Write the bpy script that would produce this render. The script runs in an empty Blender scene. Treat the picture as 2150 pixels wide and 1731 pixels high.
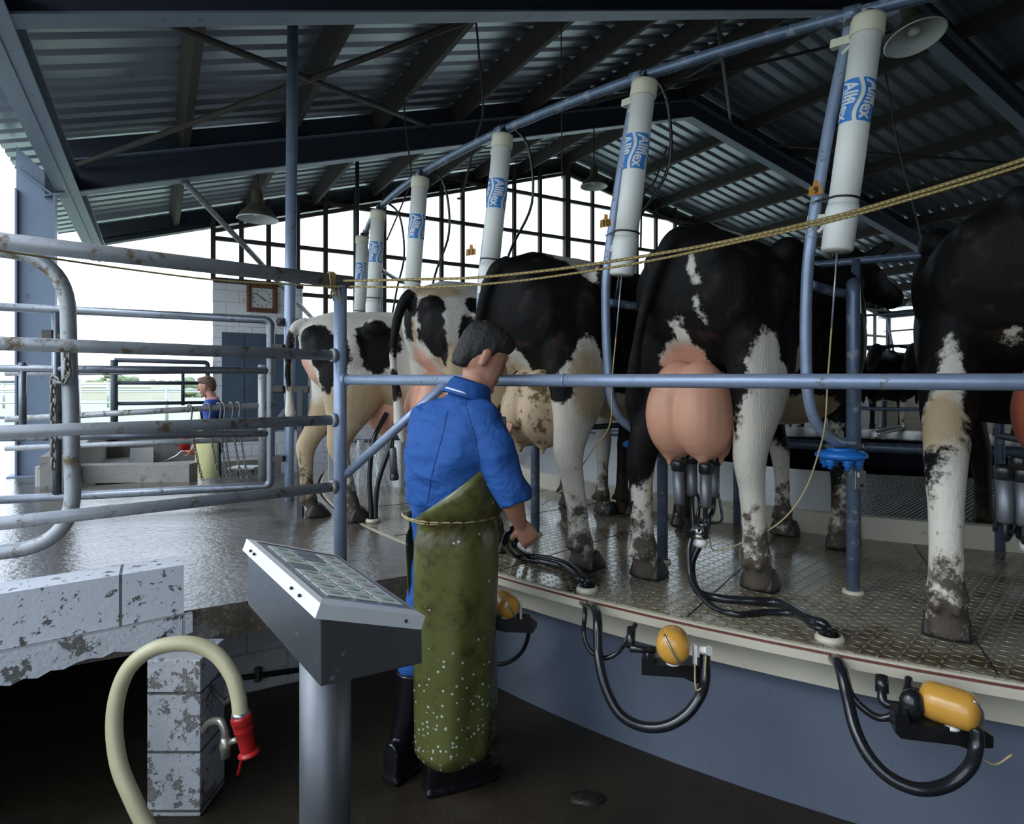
import bpy, bmesh, math, random
import numpy as np
from mathutils import Vector, Matrix, Quaternion, noise
from math import pi, sin, cos, radians

S = bpy.context.scene
COL = S.collection
V = Vector
random.seed(7)

# ------------------------------------------------------------------ places
CAMZ = 1.53            # camera height above the pit floor
DECK = 0.68            # height of the yard deck and of the rotary platform
FX = 1300.0            # focal length in pixels of the 2150 px wide frame
HX, HY = 1075.0, 814.0

def W(px, py, y):
    "point of the place seen at pixel px,py and lying y metres ahead"
    return V(((px - HX) * y / FX, y, CAMZ - (py - HY) * y / FX))

def GP(px, py, z=DECK):
    "point at height z seen at pixel px,py"
    y = FX * (CAMZ - z) / (py - HY)
    return V(((px - HX) * y / FX, y, z))

GD = V((0.8676, 0.4972, 0))     # across the shed (eave -> ridge -> eave)
AD = V((-0.4972, 0.8676, 0))    # along the shed
def B(g, a, z):
    return GD * g + AD * a + V((0, 0, z))

CEN = V((4.057, 7.2, 0))        # centre of the rotary platform
STALL = 0.1529                  # one stall in radians
A0 = radians(240.3)             # stall line of stall post 0
def ring(r, ang, z):
    return CEN + V((r * cos(ang), r * sin(ang), z))

# ------------------------------------------------------------------ objects
ORG = {}
def setp(o, label=None, cat=None, group=None, kind=None):
    if label: o['label'] = label
    if cat: o['category'] = cat
    if group: o['group'] = group
    if kind: o['kind'] = kind
    return o

def thing(name, loc, label, cat, group=None):
    o = bpy.data.objects.new(name, None)
    o.empty_display_size = 0.1
    COL.objects.link(o)
    o.location = loc
    ORG[o.name] = V(loc)
    return setp(o, label, cat, group)

def frame_from(d, up=V((0, 0, 1))):
    d = d.normalized()
    if abs(d.dot(up)) > 0.98: up = V((0, 1, 0))
    u = d.cross(up).normalized()
    v = u.cross(d).normalized()
    return u, v

def catmull(pts, n=8, closed=False):
    pts = [V(p) for p in pts]
    out = []
    m = len(pts)
    rng = range(m if closed else m - 1)
    for i in rng:
        if closed:
            p0, p1, p2, p3 = pts[(i-1) % m], pts[i], pts[(i+1) % m], pts[(i+2) % m]
        else:
            p1, p2 = pts[i], pts[i+1]
            p0 = pts[i-1] if i > 0 else p1 * 2 - p2
            p3 = pts[i+2] if i + 2 < m else p2 * 2 - p1
        for k in range(n):
            t = k / n
            out.append(0.5 * ((2*p1) + (p2-p0)*t + (2*p0-5*p1+4*p2-p3)*t*t + (3*p1-p0-3*p2+p3)*t**3))
    if not closed: out.append(pts[-1])
    return out

def fillet(pts, r, n=6):
    "polyline with rounded corners"
    pts = [V(p) for p in pts]
    out = [pts[0]]
    for i in range(1, len(pts)-1):
        a, b, c = pts[i-1], pts[i], pts[i+1]
        d1, d2 = (a-b), (c-b)
        rr = min(r, d1.length*0.48, d2.length*0.48)
        p, q = b + d1.normalized()*rr, b + d2.normalized()*rr
        for k in range(n+1):
            t = k/n
            out.append(p*(1-t)**2 + b*2*t*(1-t) + q*t*t)
    out.append(pts[-1])
    return out

class MB:
    def __init__(s):
        s.v = []; s.f = []; s.sm = []
    def add(s, vs, fs, smooth=True):
        b = len(s.v)
        s.v += [V(p) for p in vs]
        s.f += [tuple(b+i for i in f) for f in fs]
        s.sm += [smooth]*len(fs)
        return s
    def rings(s, rings, cap=True, closed=False, smooth=True, closed_path=False):
        n = len(rings[0]); vs = []; fs = []
        for r in rings: vs += r
        m = len(rings)
        for i in range(m if closed_path else m-1):
            j = (i+1) % m
            for k in range(n):
                k2 = (k+1) % n
                fs.append((i*n+k, i*n+k2, j*n+k2, j*n+k))
        s.add(vs, fs, smooth)
        if cap and not closed_path:
            b = len(s.v)-len(vs)
            s.f.append(tuple(b+k for k in reversed(range(n)))); s.sm.append(False)
            s.f.append(tuple(b+(m-1)*n+k for k in range(n))); s.sm.append(False)
        return s
    def tube(s, pts, r, seg=12, cap=True, closed=False, flat=1.0):
        pts = [V(p) for p in pts]
        m = len(pts)
        rs = r if isinstance(r, (list, tuple)) else [r]*m
        def tan(i):
            if closed: return (pts[(i+1) % m]-pts[(i-1) % m]).normalized()
            a = pts[max(i-1, 0)]; b = pts[min(i+1, m-1)]
            return (b-a).normalized()
        t0 = tan(0); u, v = frame_from(t0)
        rings = []
        tp = t0
        for i in range(m):
            t = tan(i)
            q = tp.rotation_difference(t)
            u = (q @ u).normalized(); v = t.cross(u).normalized(); u = v.cross(t).normalized()
            tp = t
            rings.append([pts[i] + u*cos(2*pi*k/seg)*rs[i] + v*sin(2*pi*k/seg)*rs[i]*flat for k in range(seg)])
        if closed:
            # unroll the twist left over
            s.rings(rings, cap=False, closed_path=True)
        else:
            s.rings(rings, cap=cap)
        return s
    def cyl(s, a, b, r, seg=20, r2=None):
        return s.tube([a, b], [r, r if r2 is None else r2], seg)
    def lathe(s, prof, base=V((0,0,0)), axis=V((0,0,1)), seg=28, cap=True):
        "prof: list of (radius, height along axis)"
        axis = V(axis).normalized(); u, v = frame_from(axis, V((0, 1, 0)) if abs(axis.z) > .9 else V((0,0,1)))
        rings = [[V(base)+axis*h+(u*cos(-2*pi*k/seg)+v*sin(-2*pi*k/seg))*max(r, 1e-4) for k in range(seg)] for r, h in prof]
        return s.rings(rings, cap=cap)
    def box(s, c, size, ax=None, bevel=0.0):
        c = V(c); sx, sy, sz = [q/2 for q in size]
        if ax is None: X, Y, Z = V((1,0,0)), V((0,1,0)), V((0,0,1))
        else: X, Y, Z = [V(q).normalized() for q in ax]
        if bevel <= 0:
            P = [c+X*a*sx+Y*b*sy+Z*d*sz for a in (-1,1) for b in (-1,1) for d in (-1,1)]
            F = [(0,1,3,2),(4,6,7,5),(0,4,5,1),(2,3,7,6),(0,2,6,4),(1,5,7,3)]
            return s.add(P, F, False)
        bm = bmesh.new(); bmesh.ops.create_cube(bm, size=1)
        for q in bm.verts: q.co = V((q.co.x*2*sx, q.co.y*2*sy, q.co.z*2*sz))
        bmesh.ops.bevel(bm, geom=list(bm.edges), offset=bevel, segments=2, affect='EDGES', profile=0.6)
        bm.verts.index_update()
        vs = [c+X*q.co.x+Y*q.co.y+Z*q.co.z for q in bm.verts]
        fs = [tuple(q.index for q in f.verts) for f in bm.faces]
        bm.free()
        return s.add(vs, fs, False)
    def prism(s, poly, z0, z1, smooth=False):
        "poly in xy, extruded between two heights"
        n = len(poly)
        vs = [V((p[0], p[1], z0)) for p in poly] + [V((p[0], p[1], z1)) for p in poly]
        fs = [(k, (k+1) % n, n+(k+1) % n, n+k) for k in range(n)]
        fs += [tuple(reversed(range(n))), tuple(range(n, 2*n))]
        return s.add(vs, fs, smooth)
    def extrude(s, poly3, d):
        "3-D polygon pushed along vector d"
        n = len(poly3); d = V(d)
        vs = [V(p) for p in poly3] + [V(p)+d for p in poly3]
        fs = [(k, (k+1) % n, n+(k+1) % n, n+k) for k in range(n)]
        fs += [tuple(reversed(range(n))), tuple(range(n, 2*n))]
        return s.add(vs, fs, False)
    def bar(s, a, b, w, h, up=V((0,0,1)), bevel=0.0):
        a = V(a); b = V(b); d = b-a
        u = d.cross(up).normalized(); v = u.cross(d).normalized()
        return s.box((a+b)/2, (d.length, w, h), (d, u, v), bevel)
    def ball(s, c, r, seg=16, rings=10, ax=None):
        rx, ry, rz = r if isinstance(r, (tuple, list)) else (r, r, r)
        X, Y, Z = (V((1,0,0)), V((0,1,0)), V((0,0,1))) if ax is None else [V(q).normalized() for q in ax]
        R = []
        for i in range(rings+1):
            th = -pi/2 + pi*i/rings
            th = max(-pi/2+.02, min(pi/2-.02, th))
            R.append([V(c)+X*rx*cos(th)*cos(2*pi*k/seg)+Y*ry*cos(th)*sin(2*pi*k/seg)+Z*rz*sin(th) for k in range(seg)])
        return s.rings(R)
    def loft(s, secs, seg=24, ex=2.0, up=None):
        "secs: (centre, u-vector, v-vector) superellipse sections"
        R = []
        for c, u, v in secs:
            ring_ = []
            for k in range(seg):
                a = 2*pi*k/seg
                ca, sa = cos(a), sin(a)
                ring_.append(V(c)+V(u)*math.copysign(abs(ca)**(2/ex), ca)+V(v)*math.copysign(abs(sa)**(2/ex), sa))
            R.append(ring_)
        return s.rings(R)
    def limb(s, pts, seg=16):
        "pts: (point, radius) chain of a limb with rounded ends"
        for p, r in pts: s.ball(p, r*0.995, 14, 8)
        for (p, r), (q, t) in zip(pts, pts[1:]):
            p, q = V(p), V(q)
            d = q-p
            if d.length < 1e-5: continue
            s.tube([p, q], [r, t], seg)
        return s
    def mesh(s, name, off=V((0,0,0))):
        me = bpy.data.meshes.new(name)
        me.from_pydata([tuple(p-off) for p in s.v], [], s.f)
        me.polygons.foreach_set('use_smooth', s.sm)
        me.update()
        return me
    def build(s, name, mat, parent=None, label=None, fix=True, origin=None):
        if parent is not None: off = ORG[parent.name]
        elif origin is not None: off = V(origin)
        else:
            xs = [p.x for p in s.v]; ys = [p.y for p in s.v]; zs = [p.z for p in s.v]
            off = V(((min(xs)+max(xs))/2, (min(ys)+max(ys))/2, min(zs)))
        me = s.mesh(name, off)
        if fix:
            bm = bmesh.new(); bm.from_mesh(me)
            bmesh.ops.recalc_face_normals(bm, faces=bm.faces)
            bm.to_mesh(me); bm.free()
        o = bpy.data.objects.new(name, me)
        me.materials.append(mat)
        COL.objects.link(o)
        if parent is not None: o.parent = parent
        else: o.location = off
        ORG[o.name] = off
        if label: o['label'] = label
        return o

def remeshed(mb, voxel, smooth=4, fac=0.5, hook=None):
    "all overlapping pieces of mb fused to one continuous skin -> new mesh (world coordinates)"
    me = mb.mesh('tmp')
    bm = bmesh.new(); bm.from_mesh(me)
    # make every closed shell face outward
    bmesh.ops.recalc_face_normals(bm, faces=bm.faces)
    bm.to_mesh(me); bm.free()
    o = bpy.data.objects.new('tmp', me); COL.objects.link(o)
    m = o.modifiers.new('r', 'REMESH'); m.mode = 'VOXEL'; m.voxel_size = voxel; m.adaptivity = 0.0
    if smooth:
        q = o.modifiers.new('s', 'SMOOTH'); q.factor = fac; q.iterations = smooth
    dg = bpy.context.evaluated_depsgraph_get()
    dg.update()
    out = bpy.data.meshes.new_from_object(o.evaluated_get(dg), depsgraph=dg)
    bpy.data.objects.remove(o); bpy.data.meshes.remove(me)
    out.polygons.foreach_set('use_smooth', [True]*len(out.polygons))
    return out

def put_mesh(me, name, mat, parent=None, off=None, label=None):
    off = ORG[parent.name] if parent is not None else V(off)
    me.transform(Matrix.Translation(-off)); me.name = name
    me.materials.clear(); me.materials.append(mat)
    o = bpy.data.objects.new(name, me); COL.objects.link(o)
    if parent is not None: o.parent = parent
    else: o.location = off
    ORG[o.name] = off
    if label: o['label'] = label
    return o

def copy_tree(o, parent=None):
    c = o.copy(); COL.objects.link(c)
    if parent is not None: c.parent = parent
    for ch in [q for q in bpy.data.objects if q.parent == o]: copy_tree(ch, c)
    return c

def turned(o, dang):
    "place a copied thing at the spot reached by turning it about the platform's centre"
    p = V(o.location) - CEN
    o.location = CEN + Matrix.Rotation(dang, 3, 'Z') @ p
    o.rotation_euler = (0, 0, o.rotation_euler.z + dang)

# ------------------------------------------------------------------ materials
class NT:
    def __init__(s, name):
        s.m = bpy.data.materials.new(name); s.m.use_nodes = True
        s.t = s.m.node_tree; s.n = s.t.nodes; s.l = s.t.links
        s.b = s.n['Principled BSDF']; s.out = s.n['Material Output']
        s._tc = None
    def new(s, typ, **kw):
        q = s.n.new(typ)
        for k, v in kw.items(): setattr(q, k, v)
        return q
    def put(s, sock, val):
        if isinstance(val, bpy.types.NodeSocket): s.l.new(val, sock)
        elif val is not None:
            if hasattr(sock.default_value, '__len__') and not hasattr(val, '__len__'): val = (val,)*3
            if hasattr(sock.default_value, '__len__') and len(sock.default_value) == 4 and len(val) == 3: val = (*val, 1)
            sock.default_value = val
    def obj(s):
        if s._tc is None: s._tc = s.new('ShaderNodeTexCoord')
        return s._tc.outputs['Object']
    def m_(s, op, a, b=0.0, c=0.0):
        q = s.new('ShaderNodeMath', operation=op)
        for i, x in enumerate((a, b, c)): s.put(q.inputs[i], x)
        return q.outputs[0]
    def sep(s, v):
        q = s.new('ShaderNodeSeparateXYZ'); s.put(q.inputs[0], v); return q.outputs
    def comb(s, x, y, z):
        q = s.new('ShaderNodeCombineXYZ')
        for i, a in enumerate((x, y, z)): s.put(q.inputs[i], a)
        return q.outputs[0]
    def noise(s, scale, detail=3, rough=.55, vec=None, dist=0.0):
        q = s.new('ShaderNodeTexNoise')
        q.inputs['Scale'].default_value = scale; q.inputs['Detail'].default_value = detail
        q.inputs['Roughness'].default_value = rough; q.inputs['Distortion'].default_value = dist
        s.l.new(vec if vec is not None else s.obj(), q.inputs['Vector']); return q.outputs[0]
    def voro(s, scale, vec=None, feature='F1'):
        q = s.new('ShaderNodeTexVoronoi', feature=feature)
        q.inputs['Scale'].default_value = scale
        s.l.new(vec if vec is not None else s.obj(), q.inputs['Vector']); return q.outputs
    def scale(s, v, k):
        q = s.new('ShaderNodeMapping'); s.put(q.inputs['Vector'], v); q.inputs['Scale'].default_value = k; return q.outputs[0]
    def step(s, x, a, b):
        q = s.new('ShaderNodeMapRange'); q.clamp = True; q.interpolation_type = 'SMOOTHSTEP'
        s.put(q.inputs['Value'], x); q.inputs['From Min'].default_value = a; q.inputs['From Max'].default_value = b
        return q.outputs[0]
    def rng(s, x, a, b, c, d):
        q = s.new('ShaderNodeMapRange'); q.clamp = True
        s.put(q.inputs['Value'], x)
        for k, w in zip(('From Min', 'From Max', 'To Min', 'To Max'), (a, b, c, d)): q.inputs[k].default_value = w
        return q.outputs[0]
    def mix(s, f, a, b):
        q = s.new('ShaderNodeMix', data_type='RGBA')
        s.put(q.inputs['Factor'], f); s.put(q.inputs['A'] if False else q.inputs[6], a); s.put(q.inputs[7], b)
        return q.outputs[2]
    def bump(s, h, dist=0.01, strength=1.0):
        q = s.new('ShaderNodeBump'); q.inputs['Strength'].default_value = strength; q.inputs['Distance'].default_value = dist
        s.put(q.inputs['Height'], h); s.l.new(q.outputs[0], s.b.inputs['Normal']); return q
    def set(s, col=None, rough=None, metal=None, spec=None, coat=None):
        if col is not None: s.put(s.b.inputs['Base Color'], col)
        if rough is not None: s.put(s.b.inputs['Roughness'], rough)
        if metal is not None: s.put(s.b.inputs['Metallic'], metal)
        if spec is not None: s.put(s.b.inputs['Specular IOR Level'], spec)
        if coat is not None: s.put(s.b.inputs['Coat Weight'], coat)
        return s.m

def plain(name, col, rough=.5, metal=0.0, var=.15, sc=9, bump=0.0, dirt=None, dsc=6, dlo=.55, dhi=.7, spec=None):
    n = NT(name)
    a = n.noise(sc, 4)
    c0 = tuple(x*(1-var) for x in col); c1 = tuple(min(1, x*(1+var)) for x in col)
    c = n.mix(a, c0, c1)
    r = rough
    if dirt is not None:
        d = n.step(n.noise(dsc, 6, .7), dlo, dhi)
        c = n.mix(d, c, dirt)
        r = n.rng(d, 0, 1, rough, min(1, rough+.35))
    n.set(c, r, metal, spec)
    if bump: n.bump(n.noise(sc*4, 4), bump)
    return n.m

M = {}
M['pipe'] = plain('painted_galvanised_pipe', (.25, .305, .42), .38, .35, .22, 14, .0006, (.14, .12, .085), 22, .60, .68)
M['pipe_dirty'] = plain('dirty_galvanised_pipe', (.30, .31, .32), .45, .3, .3, 9, .0012, (.13, .095, .05), 13, .52, .66)
M['gate_steel'] = plain('worn_dark_steel', (.15, .165, .19), .30, .6, .3, 12, .0004, (.09, .075, .055), 14, .55, .68)
M['pipe_blue'] = plain('blue_grey_pipe', (.115, .155, .225), .38, .35, .45, 12, .0008, (.28, .31, .36), 16, .56, .62)
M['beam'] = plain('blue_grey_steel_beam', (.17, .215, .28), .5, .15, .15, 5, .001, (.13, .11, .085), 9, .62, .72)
M['beam_dark'] = plain('dark_steel_beam', (.035, .042, .055), .55, .2, .2, 5)
M['dark_wall'] = plain('dark_added_wall', (.035, .034, .033), .8, 0, .2, 3)  # near-black for the added end wall, to curb bounced light
M['rafter'] = plain('shaded_rafter_web', (.032, .040, .060), .5, .15, .15, 5, .001)  # beam paint darkened for the web, its unlit side put into the colour
M['steel_dull'] = plain('dull_stainless_tube', (.15, .157, .17), .48, .7, .15, 12, .0003)
M['timber'] = plain('dark_timber_purlin', (.042, .036, .031), .8, 0, .3, 7, .002)
M['rust_rod'] = plain('rusty_rod', (.06, .05, .045), .7, .3, .3, 20)
M['hose_black'] = plain('black_rubber_hose', (.010, .011, .013), .22, 0, .2, 30, .0003, (.05, .04, .02), 20, .62, .75)
M['black'] = plain('black_plastic', (.010, .010, .011), .3, 0, .2, 20)
M['rubber_boot'] = plain('wet_black_rubber', (.006, .006, .007), .15, 0, .2, 20, .002, (.03, .028, .025), 30, .66, .72)
M['steel'] = plain('brushed_stainless', (.50, .51, .52), .28, .9, .12, 25)
M['white_plastic'] = plain('ivory_plastic', (.78, .77, .72), .45, 0, .05, 6, .0005, (.45, .40, .28), 10, .66, .8)
M['collar_plastic'] = plain('yellowed_plastic', (.58, .55, .42), .5, 0, .1, 8)
M['blue_sticker'] = plain('blue_print', (.035, .20, .55), .5, 0, .08, 12)
M['white_print'] = plain('white_print', (.68, .70, .72), .5, 0, .03, 12)
M['black_print'] = plain('black_print', (.02, .02, .02), .5, 0, .03, 12)
M['blue_plastic'] = plain('bright_blue_plastic', (.015, .15, .50), .35, 0, .15, 14, .0005)
M['tag'] = plain('orange_tag_plastic', (.60, .26, .035), .5, 0, .1, 14)
M['rope'] = None
M['cream_paint'] = plain('cream_painted_steel', (.50, .46, .36), .5, .05, .1, 6, .001, (.28, .20, .08), 7, .60, .75)
M['rust_paint'] = plain('red_brown_rubbing_strip', (.13, .035, .02), .6, 0, .4, 20, .001)
M['yellow_can'] = plain('amber_plastic', (.55, .28, .045), .25, 0, .25, 7, .0, (.22, .10, .02), 14, .62, .7)
M['skin'] = plain('weathered_skin', (.42, .20, .13), .5, 0, .12, 12, .0006)
M['hair_dark'] = plain('short_dark_hair', (.014, .012, .011), .55, 0, .5, 60, .004)
M['hair_brown'] = plain('short_brown_hair', (.10, .05, .025), .6, 0, .4, 50, .003)
M['cord'] = plain('twine', (.42, .34, .17), .8, 0, .2, 60)
M['lead_white'] = plain('white_enamel', (.62, .63, .63), .35, 0, .08, 9)
M['hoof'] = plain('dirty_horn', (.012, .010, .008), .45, 0, .4, 30, .003)
M['red_paint'] = plain('red_hydrant_paint', (.42, .012, .012), .35, 0, .2, 12, .0005, (.08, .01, .01), 10, .6, .7)
M['steel_mirror'] = plain('polished_stainless_casing', (.30, .32, .35), .30, .9, .10, 9, .0, (.30, .31, .33), 26, .62, .70)
M['brass'] = plain('dull_fitting', (.36, .34, .28), .35, .7, .2, 20)
M['hose_cream'] = plain('cream_rubber_hose', (.52, .46, .28), .38, 0, .12, 9, .0008, (.30, .22, .08), 10, .60, .75)
M['concrete_block'] = plain('weathered_concrete', (.27, .25, .22), .85, 0, .25, 6, .004, (.12, .10, .08), 9, .55, .7)
M['foliage'] = plain('hedge_foliage', (.20, .24, .13), .9, 0, .6, 1.2, .05)  # green paled to put distance haze into the colour
M['grass_far'] = plain('pasture', (.33, .38, .25), .95, 0, .25, .6)
M['galv_bright'] = plain('bright_galvanised', (.42, .44, .46), .35, .6, .15, 20)
M['chain'] = plain('galvanised_chain', (.17, .16, .14), .45, .6, .35, 40)
M['shade_green'] = plain('tarnished_lamp_enamel', (.10, .09, .06), .5, .2, .4, 18, .001)
M['frame_brown'] = plain('brown_clock_frame', (.16, .06, .03), .6, 0, .3, 30, .002)
M['clock_face'] = plain('clock_face', (.62, .64, .62), .4, 0, .03, 10)
M['door_blue'] = plain('blue_grey_board', (.055, .085, .12), .55, 0, .35, 3, .001)
M['mullion'] = plain('dark_window_bar', (.055, .045, .035), .7, .1, .2, 14)

def mat_rope():
    n = NT('yellow_rope')
    w = n.new('ShaderNodeTexWave', wave_type='BANDS', bands_direction='DIAGONAL')
    w.inputs['Scale'].default_value = 95; w.inputs['Distortion'].default_value = .4
    n.l.new(n.obj(), w.inputs['Vector'])
    c = n.mix(w.outputs['Fac'], (.24, .16, .045), (.60, .46, .19))
    n.set(c, .8); n.bump(w.outputs['Fac'], .004)
    return n.m
M['rope'] = mat_rope()

def mat_corrugated():
    n = NT('corrugated_iron_underside')
    a = n.noise(1.6, 4)
    c = n.mix(a, (.30, .34, .39), (.41, .45, .50))
    d = n.step(n.noise(5, 6, .7), .62, .75)
    n.set(n.mix(d, c, (.2, .19, .17)), .36, .7)
    return n.m
M['iron'] = mat_corrugated()

def mat_deck():
    n = NT('wet_yard_concrete')
    o = n.obj()
    mid = n.noise(4, 6, .7)
    fine = n.noise(55, 4, .7)
    c = n.mix(mid, (.045, .036, .024), (.13, .11, .085))
    c = n.mix(n.step(fine, .5, .7), c, (.17, .15, .12))
    muck = n.step(n.noise(1.5, 8, .72), .53, .60)
    c = n.mix(n.m_('MULTIPLY', muck, .85), c, (.040, .026, .010))
    dry = n.step(n.noise(.8, 5, .65), .50, .62)
    r = n.m_('ADD', n.rng(dry, 0, 1, .07, .17), n.m_('MULTIPLY', n.step(fine, .45, .75), .10))
    n.set(c, r, 0, 1.0)
    n.b.inputs['IOR'].default_value = 1.85
    h = n.m_('ADD', n.m_('MULTIPLY', n.noise(26, 3, .6), 1.0), n.m_('MULTIPLY', n.noise(8, 2), .9))
    h = n.m_('ADD', h, n.m_('MULTIPLY', fine, .45))
    n.bump(h, .0075, .45)
    return n.m
M['deck'] = mat_deck()

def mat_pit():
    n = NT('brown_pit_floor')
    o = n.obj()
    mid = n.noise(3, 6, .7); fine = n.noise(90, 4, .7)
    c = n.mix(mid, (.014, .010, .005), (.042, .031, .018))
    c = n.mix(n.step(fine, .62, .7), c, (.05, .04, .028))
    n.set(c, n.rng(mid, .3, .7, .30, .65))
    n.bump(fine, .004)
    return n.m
M['pit'] = mat_pit()

def mat_checker():
    "raised diagonal lozenges of a checker plate, painted cream, mud in the hollows"
    n = NT('painted_checker_plate')
    s3 = n.sep(n.obj()); p = .036
    x = n.m_('DIVIDE', s3[0], p); y = n.m_('DIVIDE', s3[1], p)
    fx = n.m_('FLOOR', x); fy = n.m_('FLOOR', y)
    par = n.m_('FLOORED_MODULO', n.m_('ADD', fx, fy), 2.0)
    lx = n.m_('SUBTRACT', n.m_('SUBTRACT', x, fx), .5); ly = n.m_('SUBTRACT', n.m_('SUBTRACT', y, fy), .5)
    sg = n.m_('SUBTRACT', n.m_('MULTIPLY', par, 2.0), 1.0)
    ly2 = n.m_('MULTIPLY', ly, sg)
    a = n.m_('MULTIPLY', n.m_('ADD', lx, ly2), .7071); b = n.m_('MULTIPLY', n.m_('SUBTRACT', lx, ly2), .7071)
    d = n.m_('ADD', n.m_('POWER', n.m_('ABSOLUTE', n.m_('DIVIDE', a, .54)), 2.0), n.m_('POWER', n.m_('ABSOLUTE', n.m_('DIVIDE', b, .15)), 2.0))
    h = n.m_('SUBTRACT', 1.0, n.step(d, .25, 1.25))
    o = n.obj()
    mud = n.noise(2.2, 6, .65); mf = n.noise(38, 4, .7)
    amt = n.step(n.m_('ADD', mud, n.m_('MULTIPLY', mf, .22)), .56, .76)
    low = n.m_('SUBTRACT', 1.0, n.m_('MULTIPLY', h, .8))
    c = n.mix(n.noise(4, 4), (.24, .215, .15), (.38, .35, .27))
    c = n.mix(n.m_('MULTIPLY', low, .22), c, (.16, .125, .065))
    c = n.mix(n.m_('MULTIPLY', amt, low), c, (.075, .042, .010))
    r = n.rng(n.noise(1.3, 4), .35, .62, .07, .26)
    n.set(c, r, .25, .8)
    n.bump(n.m_('ADD', h, n.m_('MULTIPLY', mf, .12)), .0055, 1.0)
    return n.m
M['checker'] = mat_checker()

def mat_mesh_floor():
    "galvanised diamond mesh of the inner floor"
    n = NT('diamond_mesh_floor')
    s3 = n.sep(n.obj()); p = .035
    u = n.m_('DIVIDE', n.m_('ADD', s3[0], s3[1]), p); v = n.m_('DIVIDE', n.m_('SUBTRACT', s3[0], s3[1]), p)
    fu = n.m_('ABSOLUTE', n.m_('SUBTRACT', n.m_('FRACT', u), .5)); fv = n.m_('ABSOLUTE', n.m_('SUBTRACT', n.m_('FRACT', v), .5))
    h = n.step(n.m_('MAXIMUM', fu, fv), .30, .42)
    c = n.mix(h, (.012, .011, .010), (.30, .29, .26))
    n.set(c, .3, n.m_('MULTIPLY', h, .5)); n.bump(h, .006)
    return n.m
M['mesh_floor'] = mat_mesh_floor()

def mat_blocks(name, d, c0, c1, bw=.39, bh=.195, flake=0.0, flake_col=(.2, .17, .13), mortar=(.35, .33, .30), paint_bump=.004, rough=.7, fsc=14, moss=False, msize=.005, uoff=0.0):
    n = NT(name)
    s3 = n.sep(n.obj())
    u = n.m_('ADD', n.m_('ADD', n.m_('MULTIPLY', s3[0], d.x), n.m_('MULTIPLY', s3[1], d.y)), uoff)
    br = n.new('ShaderNodeTexBrick')
    n.l.new(n.comb(u, s3[2], 0.0), br.inputs['Vector'])
    br.inputs['Scale'].default_value = 1.0
    br.inputs['Brick Width'].default_value = bw; br.inputs['Row Height'].default_value = bh
    br.inputs['Mortar Size'].default_value = msize; br.inputs['Mortar Smooth'].default_value = .3
    br.inputs['Color1'].default_value = (*c0, 1); br.inputs['Color2'].default_value = (*c1, 1); br.inputs['Mortar'].default_value = (*mortar, 1)
    c = n.mix(.5, br.outputs['Color'], n.mix(n.noise(3, 5), c0, c1))
    h = n.m_('MULTIPLY', br.outputs['Fac'], -1.0)
    c = n.mix(n.m_('MULTIPLY', br.outputs['Fac'], .7), c, mortar)
    if flake > 0:
        f = n.step(n.noise(fsc, 7, .72), .66-flake*.16, .70-flake*.16)
        c = n.mix(f, c, flake_col)
        h = n.m_('SUBTRACT', h, n.m_('MULTIPLY', f, .5))
    if moss:
        g = n.step(n.noise(4.5, 7, .75), .57, .63)
        c = n.mix(g, c, (.016, .022, .008))
    h = n.m_('ADD', h, n.m_('MULTIPLY', n.noise(60, 4), .35))
    n.set(c, rough); n.bump(h, paint_bump)
    return n.m
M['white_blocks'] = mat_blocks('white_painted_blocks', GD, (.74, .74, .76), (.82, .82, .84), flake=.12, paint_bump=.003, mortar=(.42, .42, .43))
M['flaking_blocks'] = mat_blocks('flaking_white_blocks', GD, (.60, .61, .64), (.70, .71, .73), bw=.40, bh=.40, flake=.45, flake_col=(.12, .10, .08), fsc=26, paint_bump=.006, mortar=(.03, .03, .02))
M['flaking_slab'] = mat_blocks('flaking_white_slab', GD, (.55, .56, .58), (.66, .66, .68), bw=3, bh=3, flake=.55, flake_col=(.16, .15, .13), fsc=11, paint_bump=.012, moss=True)
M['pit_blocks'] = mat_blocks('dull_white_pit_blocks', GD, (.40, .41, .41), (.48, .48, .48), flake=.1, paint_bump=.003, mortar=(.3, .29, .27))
M['cream_blocks'] = mat_blocks('cream_blocks', AD, (.60, .55, .42), (.66, .60, .47), flake=.0)
M['pier'] = mat_blocks('weathered_pier', V((1, 0, 0)), (.44, .44, .45), (.56, .56, .58), bw=9, bh=.21, uoff=2.0, flake=.75, flake_col=(.22, .20, .18), fsc=16, paint_bump=.010, mortar=(.035, .04, .02), moss=False)
M['grey_wall'] = plain('blue_grey_painted_wall', (.105, .125, .165), .8, 0, .2, 2.0, .001, (.07, .08, .10), 8, .60, .75, spec=.15)

def mat_pane():
    n = NT('streaked_translucent_sheet')
    st = n.noise(1.0, 4, .6, n.scale(n.obj(), (9, 9, .8)))
    c = n.mix(n.step(st, .4, .7), (.86, .86, .83), (.66, .65, .60))
    tr = n.new('ShaderNodeBsdfTranslucent'); n.put(tr.inputs[0], c)
    tp = n.new('ShaderNodeBsdfTransparent'); n.put(tp.inputs[0], (.95, .96, .96))
    mx = n.new('ShaderNodeMixShader'); mx.inputs[0].default_value = .55
    n.l.new(tr.outputs[0], mx.inputs[1]); n.l.new(tp.outputs[0], mx.inputs[2])
    n.l.new(mx.outputs[0], n.out.inputs['Surface'])
    return n.m
M['pane'] = mat_pane()

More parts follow.
